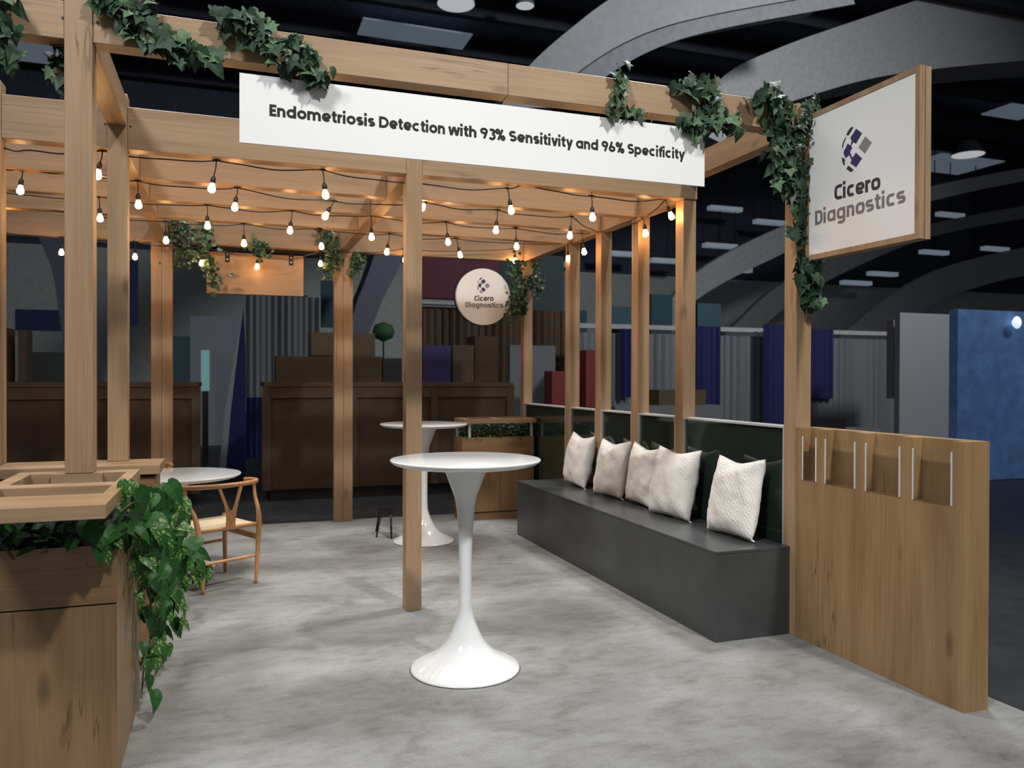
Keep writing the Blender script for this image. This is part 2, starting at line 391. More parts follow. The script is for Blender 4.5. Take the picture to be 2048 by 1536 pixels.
timber('beam', 1.170, 3.212, 5.062, 5.163, ZB, ZT); b2c = timber('beam', -1.175, -0.656, 5.062, 5.163, ZB, ZT)
timber('beam', -2.4, -1.286, 5.062, 5.163, ZB, ZT)
timber('beam', 3.108, 3.210, 3.951, 5.061, 2.933, 3.092)
timber('beam', 3.108, 3.210, 5.164, 8.525, ZB, ZT)
timber('beam', -0.656, -0.556, 3.949, 5.057, 2.933, 3.092)
timber('beam', -0.656, -0.556, 5.164, 8.419, ZB, ZT)
timber('beam', 1.067, 1.168, 5.164, 8.419, ZB, ZT)
for y in (5.766, 6.443, 7.122):
    for x0, x1 in ((-2.4, -0.657), (-0.555, 1.066), (1.169, 3.107)): timber('joist', x0, x1, y, y+0.10, ZB, ZT)
timber('beam', -2.4, 1.10, 8.42, 8.525, ZB, ZT); timber('beam', 1.102, 3.107, 8.42, 8.525, ZB, ZT)
def screw(par, p):
    bm = bmesh.new(); lathe(bm, [(0, -.001), (.006, -.001), (.006, .001), (0, .001)], 10)
    bm.transform(Matrix.Rotation(PI/2, 4, 'X')); bm.transform(Matrix.Translation(p)); obj('screw_hole', bm, M_SCREW, par)
screw(b1c, (-0.666, 3.844, 3.019)); screw(b1, (-0.535, 3.844, 3.019)); screw(b2c, (-0.666, 5.061, 2.933)); screw(b2, (-0.535, 5.061, 2.933))

# ------------------------------------------------------------------ low back partition with green glass panels
par = thing('partition', 'low partition of dark green glass panels behind the bench', 'partition', (3.15, 6.2, 0))
for y0, y1 in ((3.952, 5.074), (5.187, 5.758), (5.871, 6.441), (6.554, 7.128), (7.241, 8.418)):
    obj('glass_panel', B(3.126, 3.20, y0+.011, y1-.011, 0.0, 1.204), M_GREEN, par)
    obj('top_rail', B(3.107, 3.205, y0, y1, 1.206, 1.218), M_TRIM, par)
    obj('side_rail', B(3.108, 3.20, y0, y0+.009, 0.0, 1.205), M_TRIM, par)
    obj('side_rail', B(3.108, 3.20, y1-.009, y1, 0.0, 1.205), M_TRIM, par)

# ------------------------------------------------------------------ brochure wall
bro = thing('brochure_wall', 'waist-high oak end wall with four clear leaflet pockets', 'wall panel', (3.18, 3.27, 0))
XW, XB = 3.105, 3.251
pk = [(2.769, 2.992), (3.069, 3.295), (3.368, 3.593), (3.664, 3.778)]
bm = bmesh.new(); prism(bm, [(XW, 2.702), (XB, 2.702), (XB, 3.840), (XW, 3.840)], 0.0, 0.92)
poly = [(XB, 3.840), (XB, 2.702), (XW, 2.702)]
for a, b in pk: poly += [(XW, a), (XW+.06, a), (XW+.06, b), (XW, b)]
poly += [(XW, 3.840)]
prism(bm, poly, 0.92, 1.218)
obj('body', bm, WPANEL, bro)
for a, b in pk:
    p = obj('leaflet_pocket', B(XW-.004, XW, a+.004, b-.004, 0.921, 1.168), M_ACRYL, bro)
    p['label'] = 'clear acrylic leaflet pocket'
    for y in (a, b-.005): obj('edge_strip', B(XW-.006, XW+.001, y, y+.005, 0.921, 1.168), M_ACEDGE, p)

# ------------------------------------------------------------------ bench and cushions
bn = thing('bench', 'long charcoal box bench along the green partition', 'bench', (2.85, 5.5, 0))
obj('seat_top', B(2.598, 3.104, 3.886, 7.21, 0.501, 0.517, bev=.001), M_BENCH, bn)
obj('body', B(2.600, 3.103, 3.888, 7.208, 0.0, 0.500, bev=.001), M_BENCH, bn)

def cushion(yc, xc, w, h, thick, tilt, turn, rollz, label, seed):
    bm = bmesh.new(); n = 26; rr = random.Random(seed); off = Vector((seed*3.1, 0, 0))
    g = {}
    for side in (1, -1):
        for i in range(n+1):
            for j in range(n+1):
                u, v = 2*i/n-1, 2*j/n-1
                edge = i in (0, n) or j in (0, n)
                if edge and side == -1: g[(side, i, j)] = g[(1, i, j)]; continue
                # sides pulled in between pointed corners
                pin = 1 - 0.055*(1-abs(v)**2.0)*abs(u)**3; pinv = 1 - 0.055*(1-abs(u)**2.0)*abs(v)**3
                x, z = u*w/2*pin, v*h/2*pinv
                t = thick/2*((1-abs(u)**2.6)*(1-abs(v)**2.6))**0.55
                q = Vector((u*2.2, v*2.2, side*.7))+off
                wr = noise.noise(q)*0.018*(1 if not edge else .3) + noise.noise(q*2.7)*0.006
                # crown dent ("chop") in the middle of the top edge
                z -= 0.030*max(0, v)**3*math.exp(-(u*1.6)**2)
                g[(side, i, j)] = bm.verts.new((x + noise.noise(q+Vector((9, 0, 0)))*.006, side*max(t, 0)+wr*min(1, t/.03), z))
        for i in range(n):
            for j in range(n):
                a = [g[(side, i, j)], g[(side, i+1, j)], g[(side, i+1, j+1)], g[(side, i, j+1)]]
                bm.faces.new(a if side == 1 else a[::-1])
    o = obj('cushion', bm, M_CUSH, None, True, loc=(0, 0, 0))
    m = Matrix.Rotation(turn, 4, 'Z') @ Matrix.Rotation(tilt, 4, 'X') @ Matrix.Rotation(rollz, 4, 'Y')
    mnz = min((m @ v.co).z for v in o.data.vertices)
    o.matrix_world = Matrix.Translation((xc, yc, 0.515-mnz)) @ m
    tag(o, label, 'cushion', 'ivory cushions on the bench')
    bz = bmesh.new(); tube(bz, [(w/2*.93, 0, -h/2*.9), (w/2*.97, .0, -h/2*.97), (w/2*1.03, .01, -h/2*1.0)], .005, 6)
    z = obj('zip_pull', bz, M_CUSH, None, loc=(0, 0, 0)); z.parent = o
    return o
T90 = -PI/2
cushion(6.665, 3.000, .45, .48, .17, -0.19, T90+0.03, 0.04, 'ivory cushion at the far end of the bench', 1)
cushion(6.00, 3.000, .45, .48, .17, -0.20, T90+0.08, -0.02, 'ivory cushion second from the far end of the bench', 2)
cushion(5.49, 3.015, .44, .47, .15, -0.16, T90+0.02, 0.05, 'ivory cushion partly tucked behind its larger neighbour', 3)
cushion(4.99, 2.985, .50, .50, .18, -0.21, T90+0.08, -0.01, 'largest ivory cushion leaning over the one beside it', 4)
cushion(4.26, 2.985, .47, .50, .17, -0.22, T90+0.02, -0.03, 'ivory cushion standing alone at the near end of the bench', 5)

# ------------------------------------------------------------------ banner, square sign, round sign, hanging board
# banner: hung under the front beam
ban = thing('banner_sign', 'long white banner board with black headline under front beam', 'sign', (1.26, 3.84, 2.564))
obj('board', B(0.042, 2.482, 3.840, 3.852, 2.564, 2.878), M_WHITE, ban)
bm = bmesh.new()
base_l, base_r = Vector((0.177, 3.840, 2.697)), Vector((2.351, 3.840, 2.701))
cap_l = Vector((0.177, 3.840, 2.751)); EM = (cap_l.z-base_l.z)/0.71
slope = (base_r.z-base_l.z)/(base_r.x-base_l.x)
for wd, xa, xb in (('Endometriosis', 0.1720, 0.6560), ('Detection', 0.6750, 1.0000), ('with', 1.0160, 1.1620), ('93%', 1.1810, 1.3150),
        ('Sensitivity', 1.3340, 1.6870), ('and', 1.7040, 1.8310), ('96%', 1.8510, 1.9860), ('Specificity', 2.0040, 2.3560)):
    word(bm, wd, 0.082, 2.0, lambda t, y, xa=xa, xb=xb: Vector((xa+(xb-xa)*t, 3.8392, base_l.z+slope*(xa+(xb-xa)*t-base_l.x)+y*EM)))
obj('lettering', bm, M_TEXTD, ban)
for x in (0.35, 2.12, 2.16):
    bm = bmesh.new(); tube(bm, [(x, 3.85, 2.93), (x+.004, 3.853, 2.905), (x-.008, 3.853, 2.885), (x, 3.853, 2.874)], .0018, 6); obj('hanging_hook', bm, M_STEEL, ban)

sq = thing('square_sign', 'square white company sign in oak frame projecting from the post', 'sign', (3.165, 3.39, 2.177), group=None)
def ring(bm, x0, x1, y0, y1, z0, z1, t):
    bx(bm, x0, x1, y0, y1, z0, z0+t); bx(bm, x0, x1, y0, y1, z1-t, z1)
    bx(bm, x0, x1, y0, y0+t, z0+t, z1-t); bx(bm, x0, x1, y1-t, y1, z0+t, z1-t)
bm = bmesh.new(); ring(bm, 3.130, 3.162, 2.990, 3.800, 2.178, 3.012, .028); f1 = obj('front_frame', bm, WZ, sq)
bm = bmesh.new(); ring(bm, 3.168, 3.203, 2.992, 3.800, 2.178, 3.012, .028); obj('rear_frame', bm, WZ, sq)
obj('frame_gap_shade', B(3.1615, 3.1685, 3.000, 3.795, 2.186, 3.004), M_BLACK, sq)  # black filler paints the shade of the gap between both frames
obj('front_board', B(3.1335, 3.160, 3.019, 3.771, 2.207, 2.983), M_WHITE, sq)
obj('rear_board', B(3.170, 3.1995, 3.021, 3.771, 2.207, 2.983), M_WHITE, sq)
XS = 3.1328
for m_, pl in [('d', [(3.4810, 2.8150), (3.4680, 2.8320), (3.4470, 2.8460), (3.4260, 2.8410), (3.4410, 2.8260), (3.4650, 2.8050)]), ('d', [(3.4770, 2.8070), (3.4900, 2.8010), (3.5050, 2.7810), (3.5120, 2.7630), (3.5110, 2.7460), (3.5020, 2.7580), (3.4980, 2.7750), (3.4860, 2.7900), (3.4850, 2.7980)]), ('p', [(3.4090, 2.8270), (3.3660, 2.7910), (3.4090, 2.7470), (3.4320, 2.7620), (3.4400, 2.7520), (3.4470, 2.7590), (3.4410, 2.7710), (3.4510, 2.7900)]), ('p', [(3.4710, 2.7650), (3.4500, 2.7500), (3.4360, 2.7610), (3.4310, 2.7580), (3.4430, 2.7450), (3.4360, 2.7280), (3.4470, 2.7240), (3.4510, 2.7090), (3.4400, 2.6960), (3.4480, 2.6900), (3.4610, 2.6990), (3.4740, 2.6930), (3.4840, 2.6900), (3.5020, 2.7210), (3.4950, 2.7370), (3.4860, 2.7440)]), ('p', [(3.4100, 2.7010), (3.3650, 2.6580), (3.4070, 2.6220), (3.4500, 2.6540), (3.4410, 2.6680), (3.4550, 2.6920), (3.4480, 2.6930), (3.4340, 2.6830), (3.4250, 2.6870)]), ('d', [(3.5130, 2.7020), (3.5020, 2.6970), (3.4870, 2.6810), (3.4940, 2.6690), (3.4870, 2.6590), (3.4970, 2.6530), (3.5080, 2.6720)]), ('d', [(3.4640, 2.6460), (3.4240, 2.6120), (3.4440, 2.6040), (3.4790, 2.6310)]), ('g', [(3.3440, 2.7680), (3.2980, 2.7230), (3.3450, 2.6770), (3.3920, 2.7230)])]:
    bm = bmesh.new(); vs = [bm.verts.new((XS, y, z)) for y, z in pl]; bm.faces.new(vs)
    obj('logo_shape', bm, {'d': M_DARKI, 'p': M_PURP, 'g': M_GREYI}[m_], sq)
def plane_word(s, w, e, O, Xe, Up, mat, parent, name='lettering', thin=1.0):
    O, Xe, Up = Vector(O), Vector(Xe), Vector(Up); bm = bmesh.new()
    word(bm, s, w, e, lambda t, y: O + (Xe-O)*t + (Up-O)*(y/0.71), thin, (Xe-O).cross(Up-O).normalized()); return obj(name, bm, mat, parent)
plane_word('Cicero', .078, 3.0, (3.133, 3.568, 2.479), (3.133, 3.238, 2.470), (3.133, 3.569, 2.561), M_TEXTP, sq)
plane_word('Diagnostics', .072, 3.0, (3.133, 3.721, 2.370), (3.133, 3.076, 2.368), (3.133, 3.722, 2.451), M_TEXTG, sq)

rs = thing('round_sign', 'round white company sign on a bracket at the far corner post', 'sign', (2.60, 8.32, 2.07))
YR = 8.30; rc = (2.599, 8.300, 2.379); rr_ = 0.306
bm = bmesh.new(); prism(bm, [(rc[0]+rr_*math.cos(2*PI*k/64), rc[2]+rr_*math.sin(2*PI*k/64)) for k in range(64)], YR, YR+.045, 'y')
obj('disc', bm, M_WHITE, rs)
bm = bmesh.new(); prism(bm, [(rc[0]-.006+(rr_+.004)*math.cos(2*PI*k/64), rc[2]+(rr_+.004)*math.sin(2*PI*k/64)) for k in range(64)], YR+.046, YR+.075, 'y')
obj('rim', bm, M_BLKMET, rs)
bm = bmesh.new(); bx(bm, rc[0]+rr_-.02, 3.09, YR+.03, YR+.06, 2.35, 2.38); bx(bm, 3.075, 3.105, YR+.03, YR+.13, 2.20, 2.60); obj('wall_bracket', bm, M_BLKMET, rs)
for m_, pl in [('d', [(2.5466, 2.5635), (2.5553, 2.5753), (2.5695, 2.5850), (2.5837, 2.5815), (2.5736, 2.5711), (2.5574, 2.5565)]), ('d', [(2.5493, 2.5579), (2.5405, 2.5538), (2.5304, 2.5399), (2.5257, 2.5274), (2.5263, 2.5156), (2.5324, 2.5239), (2.5351, 2.5357), (2.5432, 2.5461), (2.5439, 2.5517)]), ('p', [(2.5951, 2.5718), (2.6241, 2.5468), (2.5951, 2.5163), (2.5796, 2.5267), (2.5742, 2.5197), (2.5695, 2.5246), (2.5736, 2.5329), (2.5668, 2.5461)]), ('p', [(2.5533, 2.5288), (2.5675, 2.5184), (2.5769, 2.5260), (2.5803, 2.5239), (2.5722, 2.5149), (2.5769, 2.5031), (2.5695, 2.5003), (2.5668, 2.4899), (2.5742, 2.4809), (2.5688, 2.4767), (2.5601, 2.4830), (2.5513, 2.4788), (2.5446, 2.4767), (2.5324, 2.4982), (2.5371, 2.5093), (2.5432, 2.5142)]), ('p', [(2.5945, 2.4843), (2.6248, 2.4545), (2.5965, 2.4295), (2.5675, 2.4517), (2.5736, 2.4614), (2.5641, 2.4781), (2.5688, 2.4788), (2.5783, 2.4718), (2.5843, 2.4746)]), ('d', [(2.5250, 2.4850), (2.5324, 2.4816), (2.5425, 2.4705), (2.5378, 2.4621), (2.5425, 2.4552), (2.5358, 2.4510), (2.5284, 2.4642)]), ('d', [(2.5580, 2.4462), (2.5850, 2.4226), (2.5715, 2.4170), (2.5479, 2.4357)]), ('g', [(2.6390, 2.5309), (2.6700, 2.4996), (2.6383, 2.4677), (2.6066, 2.4996)])]:
    bm = bmesh.new(); vs = [bm.verts.new((x, YR-.001, z)) for x, z in pl]; bm.faces.new(vs)
    obj('logo_shape', bm, {'d': M_DARKI, 'p': M_PURP, 'g': M_GREYI}[m_], rs)
plane_word('Cicero', .072, 3.0, (2.494, 8.298, 2.332), (2.710, 8.298, 2.338), (2.494, 8.298, 2.386), M_TEXTD, rs)
plane_word('Diagnostics', .072, 3.0, (2.394, 8.298, 2.261), (2.820, 8.298, 2.267), (2.393, 8.298, 2.315), M_TEXTG, rs)

hb = thing('hanging_board', 'blank oak board hung on two black straps behind string lights', 'board', (0.25, 8.57, 2.34))
obj('board', B(-0.217, 0.722, 8.56, 8.60, 2.34, 2.755), WX, hb)
for u in (0.0, 0.62):
    bm = bmesh.new(); bx(bm, u-.042, u, 8.552, 8.562, 2.655, 2.80); s_ = obj('strap', bm, M_BLKMET, hb)
    for z in (2.683, 2.733):
        b_ = bmesh.new(); lathe(b_, [(0, .004), (.008, .003), (.009, 0), (0, 0)], 10); b_.transform(Matrix.Rotation(PI/2, 4, 'X')); b_.transform(Matrix.Translation((u-.021, 8.551, z))); obj('bolt', b_, M_TRIM, s_)
obj('mounting_bar', B(-.12, .95, 8.548, 8.60, 2.775, 2.802), M_BLKMET, hb)

# ------------------------------------------------------------------ pedestal tables
def smooth_prof(pts, n=6):
    out = []
    P_ = [pts[0]] + list(pts) + [pts[-1]]
    for i in range(1, len(P_)-2):
        p0, p1, p2, p3 = P_[i-1:i+3]
        for k in range(n):
            t = k/n
            out.append(tuple(0.5*((2*p1[c]) + (-p0[c]+p2[c])*t + (2*p0[c]-5*p1[c]+4*p2[c]-p3[c])*t*t + (-p0[c]+3*p1[c]-3*p2[c]+p3[c])*t**3) for c in (0, 1)))
    out.append(pts[-1]); return out
def pedestal_table(x, y, h, rt, rb, rmin, rtopst, label, stuck=False):
    t = thing('pedestal_table', label, 'table', (x, y, 0))
    bm = bmesh.new(); lathe(bm, [(0, h-.0345), (rt-.06, h-.034), (rt-.018, h-.024), (rt-.003, h-.012), (rt, h-.006), (rt-.003, h-.001), (rt-.008, h), (0, h)], 96, (x, y, 0))
    obj('tabletop', bm, M_GLOSS, t, True)
    hs = h-.035
    pr = smooth_prof([(rb, .004), (rb*.97, .014), (rb*.80, .040), (rb*.58, .075), (rb*.38, .13), (rb*.245, .20), (rmin*1.22, .28 if h > .9 else .24), (rmin*1.04, .36 if h > .9 else .30), (rmin, .46 if h > .9 else .36), (rmin*1.04, hs*.60), (rmin*1.26, hs*.735), (rmin*1.62, hs*.83), (rtopst*.70, hs*.915), (rtopst*.86, hs*.965), (rtopst, hs)])
    bm = bmesh.new(); lathe(bm, [(0, .001), (rb, .001)] + pr + [(0, hs)], 64, (x, y, 0))
    obj('pedestal', bm, M_GLOSS, t, True)
    bm = bmesh.new(); lathe(bm, [(0, 0), (rb+.003, 0), (rb+.003, .003), (0, .003)], 48, (x, y, 0)); obj('foot_ring', bm, M_BLACK, t)
    return t
pedestal_table(1.149, 3.972, 1.083, .388, .282, .0335, .122, 'tall white pedestal bar table nearest the camera')
pedestal_table(1.683, 7.20, 1.080, .400, .282, .0335, .122, 'tall white pedestal bar table near the corner planter')
pedestal_table(-0.40, 6.82, 0.735, .49, .30, .036, .13, 'low round white pedestal dining table beside the wishbone chairs')

# ------------------------------------------------------------------ wishbone chairs (local axes: x to its right, y forwards)
def catmull(pts, n=6):
    P_ = [Vector(p) for p in pts]; P_ = [P_[0]] + P_ + [P_[-1]]; out = []
    for i in range(1, len(P_)-2):
        p0, p1, p2, p3 = P_[i-1:i+3]
        for k in range(n):
            t = k/n; out.append(0.5*((2*p1) + (-p0+p2)*t + (2*p0-5*p1+4*p2-p3)*t*t + (-p0+3*p1-3*p2+p3)*t**3))
    out.append(P_[-1]); return out
def wishbone(loc, rz, label):
    t = thing('wishbone_chair', label, 'chair', loc, 0.001 if rz == 0 else rz, 'wishbone chairs at the low table')
    for s in (-1, 1):
        bm = bmesh.new()
        pts = catmull([(s*.205, -.225, 0), (s*.222, -.222, .22), (s*.238, -.215, .43), (s*.247, -.190, .53), (s*.260, -.135, .61), (s*.270, -.105, .68), (s*.273, -.100, .735)], 5)
        rad = [(.0125 if q.z < .05 else .0125+.0075*min(1, q.z/.40)) if q.z < .45 else .020-.008*min(1, (q.z-.45)/.2) for q in pts]
        tube(bm, pts, rad, 10); obj('leg', bm, CHAIRW, t, True)
        bm = bmesh.new(); tube(bm, [(s*.235, .235, 0), (s*.232, .232, .20), (s*.228, .228, .46)], [.012, .017, .019], 10); obj('leg', bm, CHAIRW, t, True)
        bm = bmesh.new(); prism(bm, [(-.21, .315), (.225, .33), (.225, .37), (-.21, .355)], s*.220, s*.236, 'x'); obj('side_stretcher', bm, CHAIRW, t)
        bm = bmesh.new(); tube(bm, [(s*.226, -.21, .425), (s*.226, .225, .425)], .012, 8); obj('seat_rail', bm, CHAIRW, t, True)
    bm = bmesh.new(); tube(bm, catmull([(-.215, -.222, .205), (0, -.222, .205), (.215, -.222, .205)], 4), [.008]+[.012]*7+[.008], 10); obj('rear_stretcher', bm, CHAIRW, t, True)
    bm = bmesh.new(); tube(bm, [(-.225, .232, .255), (.225, .232, .255)], .011, 10); obj('front_stretcher', bm, CHAIRW, t, True)
    # steam-bent top rail
    arc = [(.287*math.cos(a), -.075-.150*max(0, math.sin(-a))**.9 if math.sin(a) < 0 else -.075, .735) for a in [math.radians(d) for d in range(0, -181, -10)]]
    pts = [(.268, .02, .731), (.282, -.03, .734)] + arc + [(-.282, -.03, .734), (-.268, .02, .731)]
    bm = bmesh.new(); tube(bm, catmull(pts, 3), .0165, 12); obj('top_rail', bm, CHAIRW, t, True)
    # Y splat
    bm = bmesh.new()
    def plate(pl):
        th = .010
        def P3(x, z): return Vector((x, -.225-.012*math.sin((z-.42)/.3*PI) + (-.0 if z < .5 else 0), z))
        vs = [(bm.verts.new(P3(x, z)+Vector((0, -th/2, 0))), bm.verts.new(P3(x, z)+Vector((0, th/2, 0)))) for x, z in pl]
        bm.faces.new([a for a, b in vs]); bm.faces.new([b for a, b in vs][::-1])
        for k in range(len(vs)):
            a, b = vs[k], vs[(k+1) % len(vs)]; bm.faces.new((a[0], b[0], b[1], a[1]))
    plate([(-.036, .425), (.036, .425), (.034, .50), (.042, .555), (.052, .60), (.080, .68), (.100, .735), (.076, .735), (.050, .66), (.026, .59), (.010, .555),
           (-.010, .555), (-.026, .59), (-.050, .66), (-.076, .735), (-.100, .735), (-.080, .68), (-.052, .60), (-.042, .555), (-.034, .50)])
    obj('back_splat', bm, CHAIRW, t)
    bm = bmesh.new(); tube(bm, [(-.215, -.212, .432), (.215, -.212, .432)], .013, 10); obj('rear_seat_rail', bm, CHAIRW, t, True)
    # woven seat: four triangular panels dipping to the middle
    bm = bmesh.new(); n = 12; g = {}
    for i in range(n+1):
        for j in range(n+1):
            u, v = 2*i/n-1, 2*j/n-1
            wx = .222+.012*v; z = .452 - .018*(1-max(abs(u), abs(v)))
            g[i, j] = bm.verts.new((u*wx, v*.225+.003, z + (0 if max(abs(u), abs(v)) < .99 else -.012)))
    for i in range(n):
        for j in range(n): bm.faces.new((g[i, j], g[i+1, j], g[i+1, j+1], g[i, j+1]))
    ed = [e for e in bm.edges if e.is_boundary]
    ex = bmesh.ops.extrude_edge_only(bm, edges=ed); vs = [v for v in ex['geom'] if isinstance(v, bmesh.types.BMVert)]
    for v in vs: v.co.z -= .022; v.co.x *= .985; v.co.y *= .985
    bmesh.ops.contextual_create(bm, geom=[e for e in bm.edges if e.is_boundary])
    obj('woven_seat', bm, M_SEAT, t, True)
    return t
fw = Vector((-.518, .855)); rg = Vector((.855, .518))
cc = Vector((0.005, 6.002)) + fw*.225
wishbone((cc.x, cc.y, 0), math.atan2(rg.y, rg.x), 'wishbone chair with woven seat, back turned to the camera')
wishbone((-0.72, 7.43, 0), math.atan2(-.61, .32) - PI/2, 'wishbone chair mostly hidden beyond the low white table')

# small black stand behind the second post
st = thing('black_stand', 'small black metal stand with splayed legs on the carpet', 'stand', (1.38, 7.6, 0))
for a, b in (((1.345, 7.786, 0), (1.375, 7.72, .225)), ((1.419, 7.378, 0), (1.425, 7.45, .225)), ((1.30, 7.50, 0), (1.345, 7.52, .225)), ((1.48, 7.70, 0), (1.46, 7.65, .225))):
    bm = bmesh.new(); tube(bm, [a, b], [.008, .011], 8); obj('leg', bm, M_BLKMET, st, True)
bm = bmesh.new(); bx(bm, 1.335, 1.47, 7.44, 7.73, .225, .235, bev=.004); obj('shelf', bm, M_BLKMET, st)

# ------------------------------------------------------------------ planters
def foliage_mass(name, x0, x1, y0, y1, z0, z1, n, seed, mats, parent, size=.035):
    rr = random.Random(seed); bm = bmesh.new()
    for k in range(n):
        c = Vector((rr.uniform(x0, x1), rr.uniform(y0, y1), z0+(z1-z0)*rr.random()**.8)); s = size*rr.uniform(.6, 1.3)
        m = Matrix.Translation(c) @ Matrix.Rotation(rr.uniform(0, 2*PI), 4, 'Z') @ Matrix.Rotation(rr.uniform(-1.0, 1.0), 4, 'X') @ Matrix.Rotation(rr.uniform(-.6, .6), 4, 'Y')
        pts = [(0, 0, 0), (.34, .3, .08), (.30, .68, .07), (0, 1.05, -.08), (-.30, .68, .07), (-.34, .3, .08)]
        vs = [bm.verts.new(m @ (Vector(p)*s)) for p in pts]; mi = rr.choices(range(len(mats)), [4, 2, 1][:len(mats)])[0]
        for f in ((0, 1, 2, 3), (0, 3, 4, 5)):
            q = bm.faces.new([vs[i] for i in f]); q.material_index = mi
    o = obj(name, bm, mats, parent); o['kind'] = 'stuff'; return o
# reception planter, near left
pa = thing('planter_counter', 'oak planter counter with slatted top in the near left corner', 'planter', (-0.62, 3.6, 0))
bm = bmesh.new(); bx(bm, -0.865, -0.392, 3.283, 4.05, 0.663, 0.80, bev=.001)
bx(bm, -0.865, -0.392, 3.283, 3.303, 0.80, 0.878); bx(bm, -0.865, -0.392, 4.03, 4.05, 0.80, 0.878)
bx(bm, -0.865, -0.845, 3.303, 4.03, 0.80, 0.878); bx(bm, -0.412, -0.392, 3.303, 4.03, 0.80, 0.878)
obj('upper_box', bm, WD['x'], pa)
obj('lower_box', B(-0.863, -0.393, 3.284, 4.049, 0.0, 0.656, bev=.001), WD['z'], pa)
obj('shadow_gap', B(-0.855, -0.400, 3.291, 4.042, 0.650, 0.668), M_BLACK, pa)
for x, y in ((-.448, 3.30), (-.418, 4.005), (-.84, 3.30), (-.84, 4.005)): obj('bracket', B(x, x+.022, y-.005, y+.018, 0.84, 1.042), M_TRIM, pa)
bm = bmesh.new(); ZA, ZC = 1.040, 1.085; X0, X1, Y0, Y1 = -0.852, -0.380, 2.886, 3.955
bars = [(X0, X1, Y0, 3.173), (X0+.059, X1-.045, 3.403, 3.511), (X0, X1, 3.858, Y1), (X0, X0+.059, 3.173, 3.858), (X1-.045, X1, 3.173, 3.858), (-.712, -.517, 3.835, 3.858)]
for a in bars: bx(bm, *a, ZA, ZC)
obj('top_frame', bm, WX, pa)
obj('clear_inset', B(X0+.061, X1-.047, 3.175, 3.833, 1.043, 1.049), M_ACRYL, pa)
g_ = foliage_mass('foliage', -0.84, -0.415, 3.31, 4.02, 0.80, 1.01, 900, 3, [M_IVYD, M_POTH, M_IVYV], None, .05)
tag(g_, 'dark mixed leaves filling the near left planter', 'foliage', kind='stuff')
g_ = foliage_mass('foliage', -0.84, -0.42, 3.285, 3.33, 0.86, 1.02, 160, 4, [M_IVYD, M_POTH, M_IVYV], None, .06)
tag(g_, 'leaves crowding the front opening of the near left planter', 'foliage', kind='stuff')
# second planter with two posts on it
pb = thing('planter_cabinet', 'long oak cabinet carrying a post, behind the near planter', 'cabinet', (-1.2, 4.98, 0))
obj('lid', B(-2.6, -0.362, 4.80, 5.175, 0.965, 1.016, bev=.001), WX, pb)
obj('body', B(-2.58, -0.386, 4.826, 5.150, 0.0, 0.948, bev=.001), WD['x'], pb)
obj('shadow_gap', B(-2.57, -0.395, 4.835, 5.14, 0.947, 0.966), M_BLACK, pb)
# corner planter
pc = thing('corner_planter', 'oak planter cabinet with leafy trough in the far corner', 'planter', (2.7, 8.25, 0))
bm = bmesh.new(); bx(bm, 2.292, 3.095, 8.06, 8.38, 0.08, 0.72)
bx(bm, 2.292, 3.095, 8.06, 8.08, 0.72, 0.872); bx(bm, 2.292, 3.095, 8.36, 8.38, 0.72, 0.872); bx(bm, 2.292, 2.312, 8.08, 8.36, 0.72, 0.872); bx(bm, 3.075, 3.095, 8.08, 8.36, 0.72, 0.872)
obj('body', bm, WD['x'], pc)
obj('plinth', B(2.295, 3.092, 8.062, 8.378, 0.0, 0.072), WD['x'], pc)
d1 = obj('door', B(2.36, 2.708, 8.048, 8.061, 0.09, 0.70, bev=.001), WD['z'], pc); obj('door', B(2.712, 3.06, 8.048, 8.061, 0.09, 0.70, bev=.001), WD['z'], pc)
bm = bmesh.new(); lathe(bm, [(0, .016), (.007, .015), (.010, .009), (.006, .003), (.006, 0), (0, 0)], 16); bm.transform(Matrix.Rotation(PI/2, 4, 'X')); bm.transform(Matrix.Translation((2.735, 8.048, .52)))
obj('door_knob', bm, plain('brass', (.55, .42, .2), .3, metal=1), pc, True)
for x, y in ((2.36, 8.045), (3.055, 8.045), (2.31, 8.34), (3.055, 8.34)): obj('bracket', B(x, x+.022, y+.005, y+.028, .87, 1.022), M_TRIM, pc)
bm = bmesh.new(); 
for a in ((2.30, 3.10, 8.00, 8.06), (2.30, 3.10, 8.34, 8.40), (2.30, 2.36, 8.06, 8.34), (3.04, 3.10, 8.06, 8.34), (2.66, 2.72, 8.06, 8.34)): bx(bm, *a, 1.022, 1.068)
obj('top_frame', bm, WX, pc)
g_ = foliage_mass('foliage', 2.315, 3.07, 8.06, 8.37, 0.84, 1.0, 1100, 5, [M_IVYD, M_POTH, M_IVYL], None, .035)
tag(g_, 'small green leaves filling the corner planter trough', 'foliage', kind='stuff')

# ------------------------------------------------------------------ string lights
BULB_ME = {}
def bulb_meshes():
    b = bmesh.new(); lathe(b, [(0, -.040), (.006, -.0395), (.0165, -.034), (.0215, -.024), (.0215, -.014), (.017, 0), (.012, .014), (.010, .022), (0, .022)], 12)
    for f in b.faces: f.smooth = True
    bmesh.ops.recalc_face_normals(b, faces=b.faces[:]); me = bpy.data.meshes.new('bulb'); me.materials.append(M_BULB); b.to_mesh(me); b.free()
    s = bmesh.new(); lathe(s, [(0, .018), (.013, .018), (.0155, .024), (.0155, .045), (.011, .056), (.006, .062), (.0035, .066), (0, .066)], 12)
    for f in s.faces: f.smooth = True
    bmesh.ops.recalc_face_normals(s, faces=s.faces[:]); ms = bpy.data.meshes.new('lamp_holder'); ms.materials.append(M_BLACK); s.to_mesh(ms); s.free()
    return me, ms
ME_B, ME_S = bulb_meshes()
